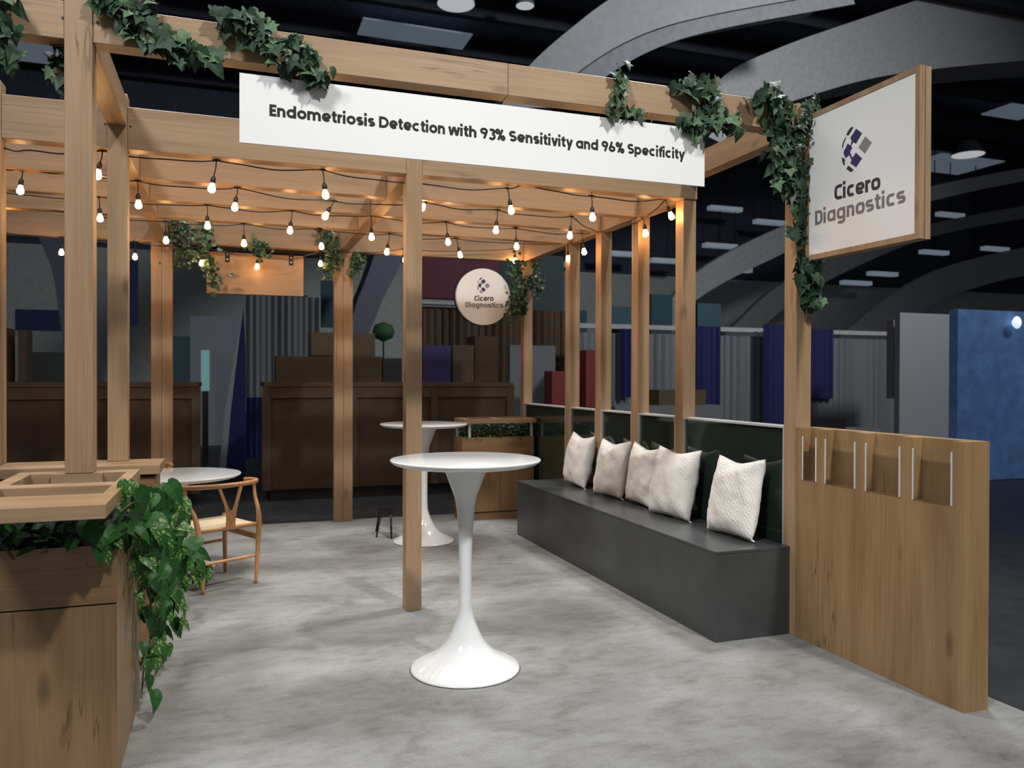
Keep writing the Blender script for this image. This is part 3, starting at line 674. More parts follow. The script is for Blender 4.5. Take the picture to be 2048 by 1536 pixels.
def string(label, stops, ends=(None, None), sag=.018):
    """stops: (point on the cable, bulb centre or None)"""
    allp = ([ends[0]] if ends[0] else []) + [s[0] for s in stops] + ([ends[1]] if ends[1] else [])
    t = thing('string_light', label, 'string lights', tuple(allp[0]), group=None)
    base = Vector(allp[0]); pts = []
    for a, b in zip(allp, allp[1:]):
        a, b = Vector(a), Vector(b); L_ = (b-a).length
        for k in range(8):
            f = k/8; p = a.lerp(b, f); p.z -= 4*sag*f*(1-f)*min(1.5, L_/.5) ; p.z += .004*math.sin(f*9+a.x*5); pts.append(p)
    pts.append(Vector(allp[-1]))
    bm = bmesh.new(); tube(bm, pts, .0042, 6); obj('cable', bm, M_BLACK, t, True)
    for p, q in stops:
        if q is None: continue
        p, q = Vector(p), Vector(q)
        bm = bmesh.new(); top = q + (p-q)*.0; d = (p-q).normalized()
        hold = q + d*.066*1.0
        tube(bm, [p, p.lerp(hold, .5)+Vector((.003, 0, 0)), hold], .0036, 6)
        tube(bm, [p+Vector((-.022, 0, .002)), p, p+Vector((.022, 0, .002))], [.004, .008, .004], 6)
        tube(bm, [p, p+Vector((0, 0, .03))], .002, 5)
        obj('drop_cable', bm, M_BLACK, t, True)
        rot = Vector((0, 0, 1)).rotation_difference(d).to_matrix().to_4x4()
        hs = bpy.data.objects.new('lamp_holder', ME_S); COL.objects.link(hs); hs.parent = t; hs.matrix_local = Matrix.Translation(q-base+d*.004) @ rot
        bs = bpy.data.objects.new('bulb', ME_B); COL.objects.link(bs); bs.parent = hs
        bs['label'] = 'glowing warm bulb'
string('string of warm bulbs nearest the camera, below the front joist', [((-1.046, 5.120, 2.759), None), ((-0.687, 5.120, 2.794), (-0.710, 5.120, 2.663)), ((-0.074, 5.120, 2.796), (-0.099, 5.120, 2.636)), ((0.547, 5.120, 2.795), (0.565, 5.120, 2.650)), ((1.134, 5.120, 2.766), None), ((1.769, 5.120, 2.779), (1.795, 5.120, 2.642)), ((1.913, 5.120, 2.821), None), ((2.393, 5.120, 2.777), (2.401, 5.120, 2.637)), ((2.996, 5.150, 2.805), (3.046, 5.150, 2.695))], ((-1.191, 5.120, 2.759), (3.012, 5.500, 2.733)))
string('second string of warm bulbs from the front', [((-1.236, 5.820, 2.810), (-1.247, 5.820, 2.686)), ((-0.912, 5.820, 2.819), None), ((-0.574, 5.820, 2.793), (-0.568, 5.820, 2.645)), ((0.051, 5.820, 2.798), (0.035, 5.820, 2.673)), ((0.702, 5.820, 2.758), (0.646, 5.820, 2.654)), ((1.365, 5.820, 2.797), (1.350, 5.820, 2.767)), ((1.931, 5.820, 2.783), (1.919, 5.820, 2.637)), ((2.547, 5.820, 2.776), (2.534, 5.820, 2.633))], ((-1.413, 5.820, 2.806), (2.837, 6.000, 2.711)))
string('third string of warm bulbs from the front', [((-1.483, 6.480, 2.788), None), ((-0.893, 6.480, 2.802), (-0.886, 6.480, 2.658)), ((-0.161, 6.480, 2.799), (-0.157, 6.480, 2.652)), ((0.460, 6.480, 2.798), (0.445, 6.480, 2.653)), ((1.075, 6.480, 2.806), (1.080, 6.480, 2.641)), ((1.699, 6.480, 2.792), (1.716, 6.480, 2.639)), ((2.313, 6.480, 2.786), (2.323, 6.480, 2.637)), ((2.932, 6.480, 2.778), (2.957, 6.480, 2.625))], ((-1.574, 6.480, 2.770), (3.120, 6.600, 2.828)))
string('fourth string of warm bulbs from the front', [((-1.689, 7.160, 2.846), (-1.673, 7.160, 2.755)), ((-0.500, 7.160, 2.776), (-0.493, 7.160, 2.629)), ((0.111, 7.160, 2.796), (0.115, 7.160, 2.640)), ((0.744, 7.160, 2.799), (0.757, 7.160, 2.652)), ((1.354, 7.160, 2.789), (1.332, 7.160, 2.635)), ((1.972, 7.160, 2.786), (2.011, 7.160, 2.645)), ((3.092, 7.160, 2.810), (3.098, 7.160, 2.665))], ((-1.871, 7.160, 2.832), (3.133, 6.900, 2.856)))
string('rearmost string of warm bulbs along the back beam', [((-1.458, 8.360, 2.788), (-1.463, 8.360, 2.654)), ((-0.846, 8.360, 2.783), (-0.846, 8.360, 2.645)), ((-0.262, 8.360, 2.764), (-0.258, 8.360, 2.614)), ((0.266, 8.360, 2.715), (0.257, 8.360, 2.605)), ((0.549, 8.360, 2.680), None), ((0.874, 8.360, 2.788), (0.874, 8.360, 2.666)), ((1.720, 8.360, 2.856), (1.741, 8.360, 2.746)), ((2.979, 8.360, 2.932), (2.979, 8.360, 2.805))], ((-1.953, 8.360, 2.812), None))
string('short run of bulbs along the right side beam', [((3.094, 5.650, 2.766), (3.112, 5.650, 2.657))], ((3.073, 6.500, 2.803), (3.025, 5.200, 2.817)))

# ------------------------------------------------------------------ leaves
def leaf_mesh(name, outline, mat, fold=.18, curl=.25):
    bm = bmesh.new()
    def P3(x, y): return bm.verts.new((x, y, fold*abs(x) - curl*(y-.35)**2))
    rib_ = [P3(0, 0), P3(0, .36), P3(0, .68), P3(*outline[-1])]
    for s in (1, -1):
        hv = [P3(s*x, y) for x, y in outline[1:-1]]; ys = [p[1] for p in outline[1:-1]]
        k1 = max(1, len([y for y in ys if y < .45]))
        bm.faces.new([rib_[0]] + hv[:k1] + [rib_[1]])
        bm.faces.new([rib_[1], hv[k1-1]] + hv[k1:] + [rib_[3], rib_[2]])
    bmesh.ops.recalc_face_normals(bm, faces=bm.faces[:])
    me = bpy.data.meshes.new(name); me.materials.append(mat); bm.to_mesh(me); bm.free(); return me
IVY = [(0, 0), (.16, -.14), (.40, -.12), (.50, .12), (.36, .26), (.62, .50), (.30, .56), (.18, .78), (0, 1.08)]
HEART = [(0, 0), (.12, -.09), (.28, -.06), (.39, .12), (.40, .34), (.31, .60), (.16, .85), (0, 1.15)]
L_IVY = {k: leaf_mesh('leaf', IVY, m) for k, m in (('d', M_IVYD), ('l', M_IVYL), ('v', M_IVYV), ('y', M_DRY))}
L_HRT = {k: leaf_mesh('leaf', HEART, m, .22, .3) for k, m in (('d', M_IVYD), ('l', M_IVYL), ('p', M_POTH), ('v', M_POTV), ('y', M_IVYV))}
def vine(name, label, paths, n, rad, size, meshes, weights, seed, group, face=(0, -1, .15), cat='vine', stem=True, jitter=.9, droop=.6, parent_base=None):
    rr = random.Random(seed); base = Vector(paths[0][0]); t = thing(name, label, cat, tuple(base), group=group)
    bm = bmesh.new()
    for p in paths:
        if len(p) > 1: tube(bm, catmull(p, 4), .0022 if cat == 'vine' else .0034, 5)
    if stem: obj('stem', bm, M_STEM, t, True)
    segs = []
    for p in paths:
        for a, b in zip(p, p[1:]): segs.append((Vector(a), Vector(b), (Vector(b)-Vector(a)).length))
    tot = sum(s[2] for s in segs); face = Vector(face).normalized()
    for k in range(n):
        r = (k+rr.random())/n*tot
        for a, b, l in segs:
            if r <= l: break
            r -= l
        c = a.lerp(b, min(1, r/l)) + Vector((rr.gauss(0, 1), rr.gauss(0, .55), rr.gauss(0, 1)))*rad + face*rad*.5
        s = size*rr.uniform(.65, 1.25)
        nrm = (face + Vector((rr.uniform(-1, 1), rr.uniform(-.5, .5), rr.uniform(-.7, 1)))*jitter).normalized()
        dn = Vector((rr.uniform(-1, 1), rr.uniform(-.4, .4), -droop-rr.random()*.8)); dn = (dn - nrm*dn.dot(nrm)).normalized()
        x = dn.cross(nrm).normalized(); m = Matrix((x, dn, nrm)).transposed().to_4x4()
        m = Matrix.Translation(c-base-dn*s*.3) @ m @ Matrix.Diagonal((s*rr.uniform(.85, 1.05), s, s, 1))
        o = bpy.data.objects.new('leaf', rr.choices(meshes, weights)[0]); COL.objects.link(o); o.parent = t; o.matrix_local = m
    return t
def small_vine(name, label, paths, n, rad, size, mats, seed, group):
    """tiny-leaved vine: the leaves are too small to pick apart"""
    rr = random.Random(seed); base = Vector(paths[0][0]); t = thing(name, label, 'vine', tuple(base), group=group)
    bm = bmesh.new()
    for p in paths: tube(bm, catmull(p, 4), .002, 5)
    obj('stem', bm, M_STEM, t, True)
    bm = bmesh.new(); segs = [(Vector(a), Vector(b)) for p in paths for a, b in zip(p, p[1:])]; wts = [(b-a).length for a, b in segs]
    pts = [(0, 0, 0), (.42, .1, .08), (.5, .5, .1), (0, 1.05, -.1), (-.5, .5, .1), (-.42, .1, .08)]
    for k in range(n):
        a, b = rr.choices(segs, wts)[0]; c = a.lerp(b, rr.random()) + Vector((rr.gauss(0, rad), rr.gauss(0, rad*.7), rr.gauss(0, rad)))
        s = size*rr.uniform(.6, 1.3)
        m = Matrix.Translation(c) @ Matrix.Rotation(rr.uniform(0, 2*PI), 4, 'Y') @ Matrix.Rotation(rr.uniform(-1, 1), 4, 'X') @ Matrix.Rotation(rr.uniform(-.8, .8), 4, 'Z') @ Matrix.Rotation(PI/2, 4, 'X')
        vs = [bm.verts.new(m @ (Vector(p)*s)) for p in pts]; mi = rr.choices(range(len(mats)), [4, 2, 1][:len(mats)])[0]
        for f in ((0, 1, 2, 3), (0, 3, 4, 5)): bm.faces.new([vs[i] for i in f]).material_index = mi
    o = obj('leaves', bm, mats, t); o['kind'] = 'stuff'; return t
GF = 'ivy garlands along the front beam'
I = L_IVY; Hh = L_HRT
fm = [I['d'], I['l'], Hh['d'], I['v'], I['y']]
vine('ivy_garland', 'ivy spray at the far left end of the front beam', [[(-0.877, 3.800, 3.103), (-0.865, 3.800, 2.962), (-0.860, 3.800, 2.840), (-0.869, 3.800, 2.767)]], 33, .028, 0.065, fm, [5, 4, 3, 1, 0], 11, GF)
vine('ivy_garland', 'dark ivy hanging beside the left front post under the beam', [[(-0.711, 3.950, 2.992), (-0.696, 3.950, 2.899), (-0.700, 3.950, 2.811), (-0.684, 3.950, 2.752)]], 26, .022, 0.065, fm, [5, 1, 3, 0, 2], 12, GF)
vine('ivy_garland', 'ivy garland draped from the left front post along beam', [[(-0.520, 3.810, 3.113), (-0.453, 3.810, 3.071), (-0.401, 3.810, 3.015), (-0.326, 3.810, 2.972), (-0.236, 3.810, 2.919), (-0.134, 3.810, 2.905), (-0.057, 3.810, 2.922)], [(-0.446, 3.830, 3.106), (-0.355, 3.810, 3.082), (-0.316, 3.810, 3.060)], [(-0.325, 3.800, 3.000), (-0.235, 3.800, 2.952), (-0.154, 3.800, 2.964)]], 114, .030, 0.074, fm, [5, 4, 3, .7, .4], 13, GF)
vine('ivy_garland', 'ivy garland draped over the banner top left corner', [[(-0.057, 3.810, 3.092), (0.023, 3.810, 3.104), (0.087, 3.810, 3.053), (0.130, 3.810, 3.003), (0.217, 3.810, 2.959), (0.316, 3.810, 2.915), (0.429, 3.810, 2.888)], [(0.087, 3.810, 3.076), (0.151, 3.810, 3.119)], [(0.184, 3.810, 3.011), (0.283, 3.810, 3.020), (0.361, 3.810, 2.944)]], 109, .026, 0.071, fm, [5, 3, 5, .6, .2], 14, GF)
vine('ivy_garland', 'slim upright ivy sprig over the word Sensitivity', [[(1.942, 3.820, 3.149), (1.972, 3.820, 3.068), (1.943, 3.820, 2.972), (1.905, 3.820, 2.902), (1.896, 3.820, 2.853)], [(1.989, 3.840, 2.915), (2.090, 3.860, 2.905)]], 44, .016, 0.060, fm, [1, 6, 0, 2, 0], 15, GF)
vine('ivy_garland', 'bushy ivy garland above the word Specificity', [[(2.296, 3.820, 3.100), (2.390, 3.820, 3.085), (2.476, 3.820, 3.117), (2.518, 3.820, 3.053), (2.512, 3.810, 2.967), (2.432, 3.810, 2.876), (2.417, 3.810, 2.820)], [(2.464, 3.810, 2.975), (2.560, 3.810, 2.890), (2.684, 3.810, 2.903)], [(2.401, 3.810, 2.919), (2.338, 3.810, 2.852)]], 124, .026, 0.067, fm, [5, 5, 4, 1, 0], 16, GF)
vine('ivy_garland', 'thick ivy cascading down the signpost beside square sign', [[(2.749, 3.800, 3.083), (2.900, 3.800, 3.084), (2.978, 3.790, 2.999), (2.986, 3.790, 2.830), (3.039, 3.800, 2.666), (3.101, 3.810, 2.473), (3.110, 3.820, 2.302)], [(2.911, 3.800, 2.966), (2.918, 3.800, 2.797), (2.995, 3.800, 2.577)], [(3.082, 3.790, 2.925), (3.144, 3.790, 3.018), (3.179, 3.790, 3.065)], [(3.111, 3.820, 2.216), (3.147, 3.820, 2.102), (3.159, 3.820, 1.957)]], 260, .032, 0.074, [I['d'], I['l'], Hh['d'], I['v']], [6, .8, 6, .5], 17, GF)
small_vine('ivy_garland', 'small frosted ivy tuft between the post and square sign', [[(3.066, 3.770, 2.804), (3.107, 3.770, 2.916), (3.152, 3.770, 3.027), (3.169, 3.770, 3.086)]], 260, .030, .024, [M_IVYV, M_IVYD], 18, GF)
vine('ivy_garland', 'dark ivy cluster under the lower corner of square sign', [[(3.121, 3.810, 2.186), (3.167, 3.810, 2.101), (3.182, 3.810, 2.030), (3.154, 3.810, 1.942)]], 57, .036, 0.069, [I['d'], Hh['d'], I['l']], [4, 4, 1], 19, GF)
GB = 'small-leaved vines at the back posts'
small_vine('hanging_vine', 'pale small-leaved vine at the left back post', [[(-0.519, 8.380, 3.012), (-0.452, 8.380, 2.848), (-0.385, 8.380, 2.634)], [(-0.430, 8.380, 2.970), (-0.461, 8.380, 2.727)]], 190, .06, .046, [M_IVYV, M_IVYL, M_IVYD], 21, GB)
small_vine('hanging_vine', 'green vine beside the blank hanging board', [[(-0.263, 8.380, 2.957), (-0.204, 8.380, 2.839), (-0.249, 8.380, 2.690), (-0.158, 8.380, 2.524), (-0.126, 8.380, 2.412)]], 130, .045, .052, [M_IVYL, M_IVYD, M_IVYV], 22, GB)
small_vine('hanging_vine', 'short vine over the middle of the blank board', [[(0.229, 8.380, 2.825), (0.310, 8.380, 2.770), (0.334, 8.380, 2.711)]], 60, .035, .05, [M_IVYL, M_IVYD], 23, GB)
small_vine('hanging_vine', 'long vine down the left side of the middle back post', [[(0.894, 8.360, 3.013), (0.979, 8.360, 2.906), (0.994, 8.360, 2.703), (0.944, 8.360, 2.547)], [(0.919, 8.360, 2.954), (1.009, 8.360, 2.806)]], 170, .04, .046, [M_IVYL, M_IVYD, M_IVYV], 24, GB)
small_vine('hanging_vine', 'short vine on the right side of the middle back post', [[(1.233, 8.360, 2.792), (1.244, 8.360, 2.664), (1.182, 8.360, 2.547)]], 80, .028, .042, [M_IVYL, M_IVYD], 25, GB)
small_vine('hanging_vine', 'bushy vine between round sign and corner post', [[(2.940, 8.200, 2.770), (2.952, 8.200, 2.564), (2.958, 8.200, 2.402), (2.913, 8.200, 2.183)]], 300, .05, .038, [M_IVYD, M_IVYL, M_IVYV], 26, GB)
small_vine('hanging_vine', 'thin vine hanging right of the corner post', [[(3.205, 8.300, 2.808), (3.218, 8.300, 2.587), (3.242, 8.300, 2.450)], [(3.147, 8.300, 2.612), (3.076, 8.300, 2.482)]], 170, .03, .036, [M_IVYD, M_IVYV], 27, GB)
# pothos trailing from the near planter
XP = -0.345
def px(*q): return q
ph = [[(-0.370, 3.168, 1.014), (-0.340, 3.321, 1.026), (-0.330, 3.848, 0.941), (-0.300, 4.455, 0.856)],
      [(-0.360, 3.224, 0.995), (-0.330, 3.627, 0.928), (-0.300, 4.130, 0.845), (-0.280, 4.513, 0.703), (-0.270, 5.256, 0.416), (-0.270, 6.235, 0.029)],
      [(-0.340, 3.535, 0.903), (-0.310, 3.849, 0.758), (-0.300, 4.129, 0.560), (-0.310, 4.361, 0.331), (-0.320, 4.189, 0.210), (-0.350, 3.843, 0.224), (-0.360, 3.842, 0.148), (-0.360, 3.779, 0.117)],
      [(-0.350, 3.453, 0.899), (-0.330, 3.626, 0.721), (-0.330, 3.845, 0.518), (-0.330, 4.095, 0.311), (-0.340, 3.844, 0.299), (-0.350, 3.675, 0.271)],
      [(-0.380, 3.254, 0.973), (-0.360, 3.463, 0.897), (-0.370, 3.168, 0.897)]]
vine('pothos', 'large trailing pothos spilling over the near left planter', ph[:2], 125, .046, .096, [Hh['p'], Hh['v']], [6, 2], 31, None, face=(.75, -.65, .2), cat='plant', droop=.7, jitter=.8)
vine('pothos', 'leafy pothos strand hanging halfway down the near planter side', [ph[2][:5], ph[3][:4]], 72, .040, .098, [Hh['p'], Hh['v']], [4, 1.8], 33, None, face=(.75, -.65, .2), cat='plant', droop=1.0, jitter=.7)
vine('pothos', 'thin bare pothos runner with a few leaves near the carpet', [ph[2][4:], ph[3][3:]], 15, .022, .085, [Hh['p'], Hh['v']], [3, 2], 35, None, face=(.75, -.65, .2), cat='plant', droop=1.0, jitter=.7)
vine('pothos', 'short leafy sprig over the front edge of near planter', [[(-0.400, 3.254, 0.965), (-0.420, 3.243, 0.922), (-0.430, 3.195, 0.887)], [(-0.370, 3.507, 0.910), (-0.380, 3.482, 0.836)]], 18, .022, .085, [Hh['p'], Hh['v']], [4, 2], 34, None, face=(.4, -.9, .2), cat='plant', droop=1.0, jitter=.6)

# ------------------------------------------------------------------ the exhibition hall behind
M_CONC2 = plain('mid_grey_concrete', (.42, .425, .44), .8, vary=.1)
def rib(name, label, upper, lower, depth, mat, cat='arch'):
    bm = bmesh.new(); n = len(upper); y = upper[0][1]
    U = catmull(upper, 6); W = catmull(lower, 6); n = min(len(U), len(W)); U, W = U[:n], W[:n]
    rings = [[bm.verts.new(u), bm.verts.new(w), bm.verts.new(w+Vector((0, depth, 0))), bm.verts.new(u+Vector((0, depth, 0)))] for u, w in zip(U, W)]
    for a, b in zip(rings, rings[1:]):
        for k in range(4): bm.faces.new((a[k], a[(k+1) % 4], b[(k+1) % 4], b[k]))
    bm.faces.new(rings[0]); bm.faces.new(rings[-1][::-1])
    return tag(obj(name, bm, mat, smooth=False), label, cat, 'concrete arch ribs of the hall')
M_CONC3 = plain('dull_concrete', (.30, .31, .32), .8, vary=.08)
rib('concrete_arch', 'great pale concrete arch rising behind the front beam', [(5.692, 17.000, 7.535), (6.405, 17.000, 8.576), (7.510, 17.000, 9.641), (8.661, 17.000, 10.575), (11.112, 17.000, 12.255)], [(7.019, 17.000, 7.688), (7.515, 17.000, 8.492), (9.062, 17.000, 9.577), (11.122, 17.000, 10.424), (15.394, 17.000, 11.732)], 1.6, M_CONC3)
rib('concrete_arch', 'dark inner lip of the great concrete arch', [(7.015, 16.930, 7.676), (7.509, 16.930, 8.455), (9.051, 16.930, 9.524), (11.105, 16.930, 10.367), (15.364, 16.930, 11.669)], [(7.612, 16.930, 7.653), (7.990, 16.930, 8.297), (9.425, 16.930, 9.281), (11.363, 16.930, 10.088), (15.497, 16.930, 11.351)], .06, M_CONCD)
rib('concrete_arch', 'broad concrete arch sweeping above the square sign', [(12.887, 21.000, 9.104), (14.281, 21.000, 10.778), (16.296, 21.000, 11.897), (19.024, 21.000, 13.088), (23.280, 21.000, 14.836), (29.293, 21.000, 17.098)], [(14.115, 21.000, 8.703), (15.747, 21.000, 9.800), (17.845, 21.000, 10.676), (20.691, 21.000, 11.600), (25.616, 21.000, 12.670), (32.003, 21.000, 13.805)], 2.0, M_CONC2)
rib('concrete_arch', 'slender concrete arch beyond the square sign top', [(15.640, 28.000, 3.405), (17.745, 28.000, 5.769), (21.777, 28.000, 7.842), (25.426, 28.000, 9.013), (30.022, 28.000, 10.258), (35.751, 28.000, 11.587), (42.733, 28.000, 12.996)], [(16.317, 28.000, 2.626), (17.751, 28.000, 4.662), (21.784, 28.000, 6.690), (25.433, 28.000, 8.189), (30.028, 28.000, 9.580), (35.757, 28.000, 10.968), (42.742, 28.000, 12.315)], .35, M_CONC)
rib('concrete_arch', 'slender concrete arch beyond the square sign bottom', [(19.848, 31.000, 2.325), (21.946, 31.000, 4.170), (24.127, 31.000, 5.854), (28.167, 31.000, 7.704), (33.255, 31.000, 9.293), (39.603, 31.000, 10.665), (47.340, 31.000, 11.993)], [(20.895, 31.000, 1.884), (22.762, 31.000, 3.503), (24.976, 31.000, 5.187), (28.775, 31.000, 7.013), (33.261, 31.000, 8.641), (39.610, 31.000, 10.006), (47.348, 31.000, 11.350)], .35, M_CONCD)
rib('concrete_arch', 'lowest concrete arch meeting the drapes on the right', [(29.307, 34.000, 3.003), (32.247, 34.000, 5.127), (34.979, 34.000, 6.681), (37.834, 34.000, 7.802), (43.461, 34.000, 9.150), (51.953, 34.000, 10.555)], [(31.599, 34.000, 2.505), (34.302, 34.000, 4.295), (36.406, 34.000, 5.529), (38.953, 34.000, 6.454), (43.478, 34.000, 7.500), (51.976, 34.000, 8.712)], .35, M_CONC)
rib('concrete_arch', 'slanting concrete arch leg behind the round sign', [(1.322, 22.000, -0.294), (2.952, 22.000, 2.718), (3.287, 22.000, 3.610), (3.558, 22.000, 4.303), (3.789, 22.000, 4.999)], [(2.135, 22.000, -0.314), (3.601, 22.000, 2.732), (3.971, 22.000, 3.634), (4.316, 22.000, 4.338), (4.623, 22.000, 5.046)], 1.2, plain('blue_grey_concrete', (.12, .125, .17), .8))
rib('concrete_arch', 'slanting concrete arch leg at the far left', [(-4.464, 22.000, 5.139), (-4.222, 22.000, 4.552), (-4.010, 22.000, 3.839), (-3.777, 22.000, 1.904), (-3.584, 22.000, -0.170)], [(-3.859, 22.000, 5.179), (-3.557, 22.000, 4.590), (-3.340, 22.000, 3.868), (-3.145, 22.000, 1.910), (-2.948, 22.000, -0.186)], 1.2, bpy.data.materials['blue_grey_concrete'])
# hall ceiling lamps and glazed light strips
M_LAMP = plain('lit_high_bay_lens', (1, 1, 1), .5, emit=(.9, .95, 1.0), strength=.42)
M_STRIP = plain('dim_light_panel', (.3, .35, .4), .6, emit=(.55, .68, .85), strength=.12)
HL = 'high-bay lamps under the hall ceiling'
def hall_lamp(c, r, label):
    t = thing('ceiling_lamp', label, 'lamp', c, group=HL)
    bm = bmesh.new(); lathe(bm, [(0, 0), (r, 0), (r*.98, .05), (0, .05)], 24, c); obj('lens', bm, M_LAMP, t)
    bm = bmesh.new(); lathe(bm, [(r*1.02, 0), (r*1.02, .1), (r*.5, r*.9), (0, r*.95), (0, r*.7), (r*.9, .08)], 24, c); obj('reflector', bm, M_CONCD, t)
for p, r, l in (((6.854, 24.948, 13.500), .60, 'bright ceiling lamp above the front beam'), ((37.269, 32.405, 13.500), .8, 'bright ceiling lamp right of the square sign'), ((9.287, 25.139, 13.900), .3, 'small ceiling lamp at the top of the picture')): hall_lamp(p, r, l)
GP = 'dim light panels in the hall ceiling'
for k, (p, w, d, l) in enumerate((((-7.030, 35.105, 14.100), 1.5, 1.7, 'dim ceiling light panel behind the left front post'), ((6.429, 29.067, 14.100), 2.0, .7, 'long dim light panel above the front beam'),
        ((-2.280, 32.669, 14.100), 1.2, .4, 'narrow dim light panel above the ivy garland'), ((39.971, 35.970, 14.100), 2.4, 1.6, 'dim light panel below the bright right-hand lamp'), ((34.973, 27.868, 14.100), 1.2, .8, 'dim light panel at the right picture edge'))):
    bm = bmesh.new(); bx(bm, p[0]-w, p[0]+w, p[1]-d, p[1]+d, p[2], p[2]+.06); tag(obj('ceiling_light_panel', bm, M_STRIP), l, 'light panel', GP)
rows = [(26.972, 35.500, 9.764), (24.182, 35.500, 10.274), (30.732, 35.500, 7.975), (34.535, 35.500, 7.387), (32.683, 35.500, 6.805), (38.285, 35.500, 8.797), (43.015, 35.500, 9.264), (23.891, 35.500, 8.345), (18.281, 35.500, 7.628), (14.891, 35.500, 6.966), (41.439, 35.500, 8.087), (20.809, 35.500, 7.413), (24.809, 35.500, 7.150), (39.475, 35.500, 11.039)]
M_ROW = plain('pale_blue_lamp_lens', (.4, .45, .5), .6, emit=(.62, .76, .92), strength=.17)
LBL = ['dim hanging lamp tucked against the left side of the vine-covered signpost', 'highest dim hanging lamp between nearest slat post and signpost', 'dim hanging lamp just below the lower left corner of square sign', 'dim hanging lamp right of centre under the square sign', 'lowest dim hanging lamp below the square sign', 'dim hanging lamp just right of the square sign lower corner', 'dim hanging lamp at the far right edge above blue booth', 'middle dim hanging lamp between nearest slat post and signpost', 'dim hanging lamp seen between the second and third slat posts', 'dim hanging lamp seen just right of the corner post', 'lower dim hanging lamp above the pale booth wall', 'dim hanging lamp hidden close behind the nearest slat post', 'lowest dim hanging lamp between nearest slat post and signpost', 'highest dim hanging lamp right of the square sign']
for k, p in enumerate(rows):
    t = thing('hanging_lamp', LBL[k], 'lamp', p, group='far rows of hanging lamps')
    obj('lens', B(p[0]-.95, p[0]+.95, p[1]-.2, p[1]+.2, p[2]-.11, p[2]+.11), M_ROW, t)
    obj('housing', B(p[0]-1.0, p[0]+1.0, p[1]-.25, p[1]+.25, p[2]+.11, p[2]+.17), M_BLACK, t)
    obj('rod', B(p[0]-.02, p[0]+.02, p[1]-.02, p[1]+.02, p[2]+.17, 15.0), M_BLACK, t)

def card(name, label, cat, u, mat, th=.06, group=None, base=0.0, folds=0, parent=None):
    """upright panel or drape of real thickness: u = (x0, x1, y, z0, z1)"""
    x0, x1, y, z0, z1 = u; bm = bmesh.new()
    if folds:
        n = folds*4; f, bk = [], []
        for k in range(n+1):
            x = x0+(x1-x0)*k/n; dy = .028*math.sin(k*PI/2+.3)+.015*math.sin(k*1.3)
            f.append((x, y+dy)); bk.append((x, y+dy+.02))
        prism(bm, f+bk[::-1], z0, z1)
    else: bx(bm, x0, x1, y, y+th, z0, z1)
    o = obj(name, bm, mat, parent)
    return o if parent else tag(o, label, cat, group)
def C2(a, b): return (a[0], b[0], a[1], b[2], a[2])     # two opposite corners: top left, bottom right
M_DRG = plain('grey_drape', (.16, .17, .18), .9); M_DRN = plain('navy_drape', (.008, .011, .085), .85)
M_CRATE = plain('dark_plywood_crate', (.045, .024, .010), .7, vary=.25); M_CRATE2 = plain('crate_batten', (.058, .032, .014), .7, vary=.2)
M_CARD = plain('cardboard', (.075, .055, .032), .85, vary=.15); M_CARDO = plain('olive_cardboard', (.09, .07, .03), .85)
M_TEAL = plain('teal_banner', (.012, .055, .075), .7); M_NAVY = plain('navy_banner', (.015, .03, .11), .7); M_MAR = plain('crimson_banner', (.10, .010, .028), .7)
M_PALE = plain('pale_print', (.22, .24, .27), .7); M_BLUEB = plain('blue_booth_wall', (.10, .22, .48), .6, vary=.2); M_LG = plain('light_grey_wall', (.26, .27, .29), .8)
M_REDO = plain('red_display', (.20, .02, .02), .6); M_PURPB = plain('violet_cover', (.03, .025, .11), .8); M_DKG = plain('dark_green_grey', (.03, .045, .045), .8)
# crates
def crate(name, label, x0, x1, y0, y1, h):
    t = thing(name, label, 'crate', ((x0+x1)/2, (y0+y1)/2, -.021), group='plywood freight crates behind the booth')
    obj('panel', B(x0, x1, y0, y1, .12, h-.05), M_CRATE, t); obj('lid', B(x0-.03, x1+.03, y0-.04, y1+.03, h-.05, h), M_CRATE2, t)
    obj('shaded_skid', B(x0+.05, x1-.05, y0+.08, y1-.05, -.021, .12), M_BLACK, t)  # coloured black to paint the shade of the gap under the crate
    n = max(2, round((x1-x0)/1.25))
    for k in range(n+1):
        x = x0+(x1-x0)*k/n; obj('batten', B(x-.05, x+.05, y0-.03, y0, .12, h-.05), M_CRATE2, t)
    obj('batten', B(x0, x1, y0-.025, y0, h-.19, h-.05), M_CRATE2, t)
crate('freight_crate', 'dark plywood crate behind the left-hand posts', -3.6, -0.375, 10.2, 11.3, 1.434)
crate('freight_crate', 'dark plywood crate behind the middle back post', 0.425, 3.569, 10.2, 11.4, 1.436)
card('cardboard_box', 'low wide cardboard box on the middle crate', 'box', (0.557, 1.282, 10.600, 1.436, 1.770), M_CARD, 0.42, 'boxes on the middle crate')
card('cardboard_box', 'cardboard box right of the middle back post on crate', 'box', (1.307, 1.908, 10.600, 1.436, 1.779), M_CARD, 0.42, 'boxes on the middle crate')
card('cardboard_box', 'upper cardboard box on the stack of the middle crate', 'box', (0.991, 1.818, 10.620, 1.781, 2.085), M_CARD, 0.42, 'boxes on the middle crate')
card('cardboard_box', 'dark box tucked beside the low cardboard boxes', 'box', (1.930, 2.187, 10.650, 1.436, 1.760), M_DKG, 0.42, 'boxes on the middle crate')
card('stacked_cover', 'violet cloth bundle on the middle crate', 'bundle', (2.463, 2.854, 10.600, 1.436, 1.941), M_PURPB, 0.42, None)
card('cardboard_box', 'tan cardboard box right of the violet bundle', 'box', (2.901, 3.212, 10.700, 1.436, 1.952), M_CARD, 0.42, 'boxes on the middle crate')
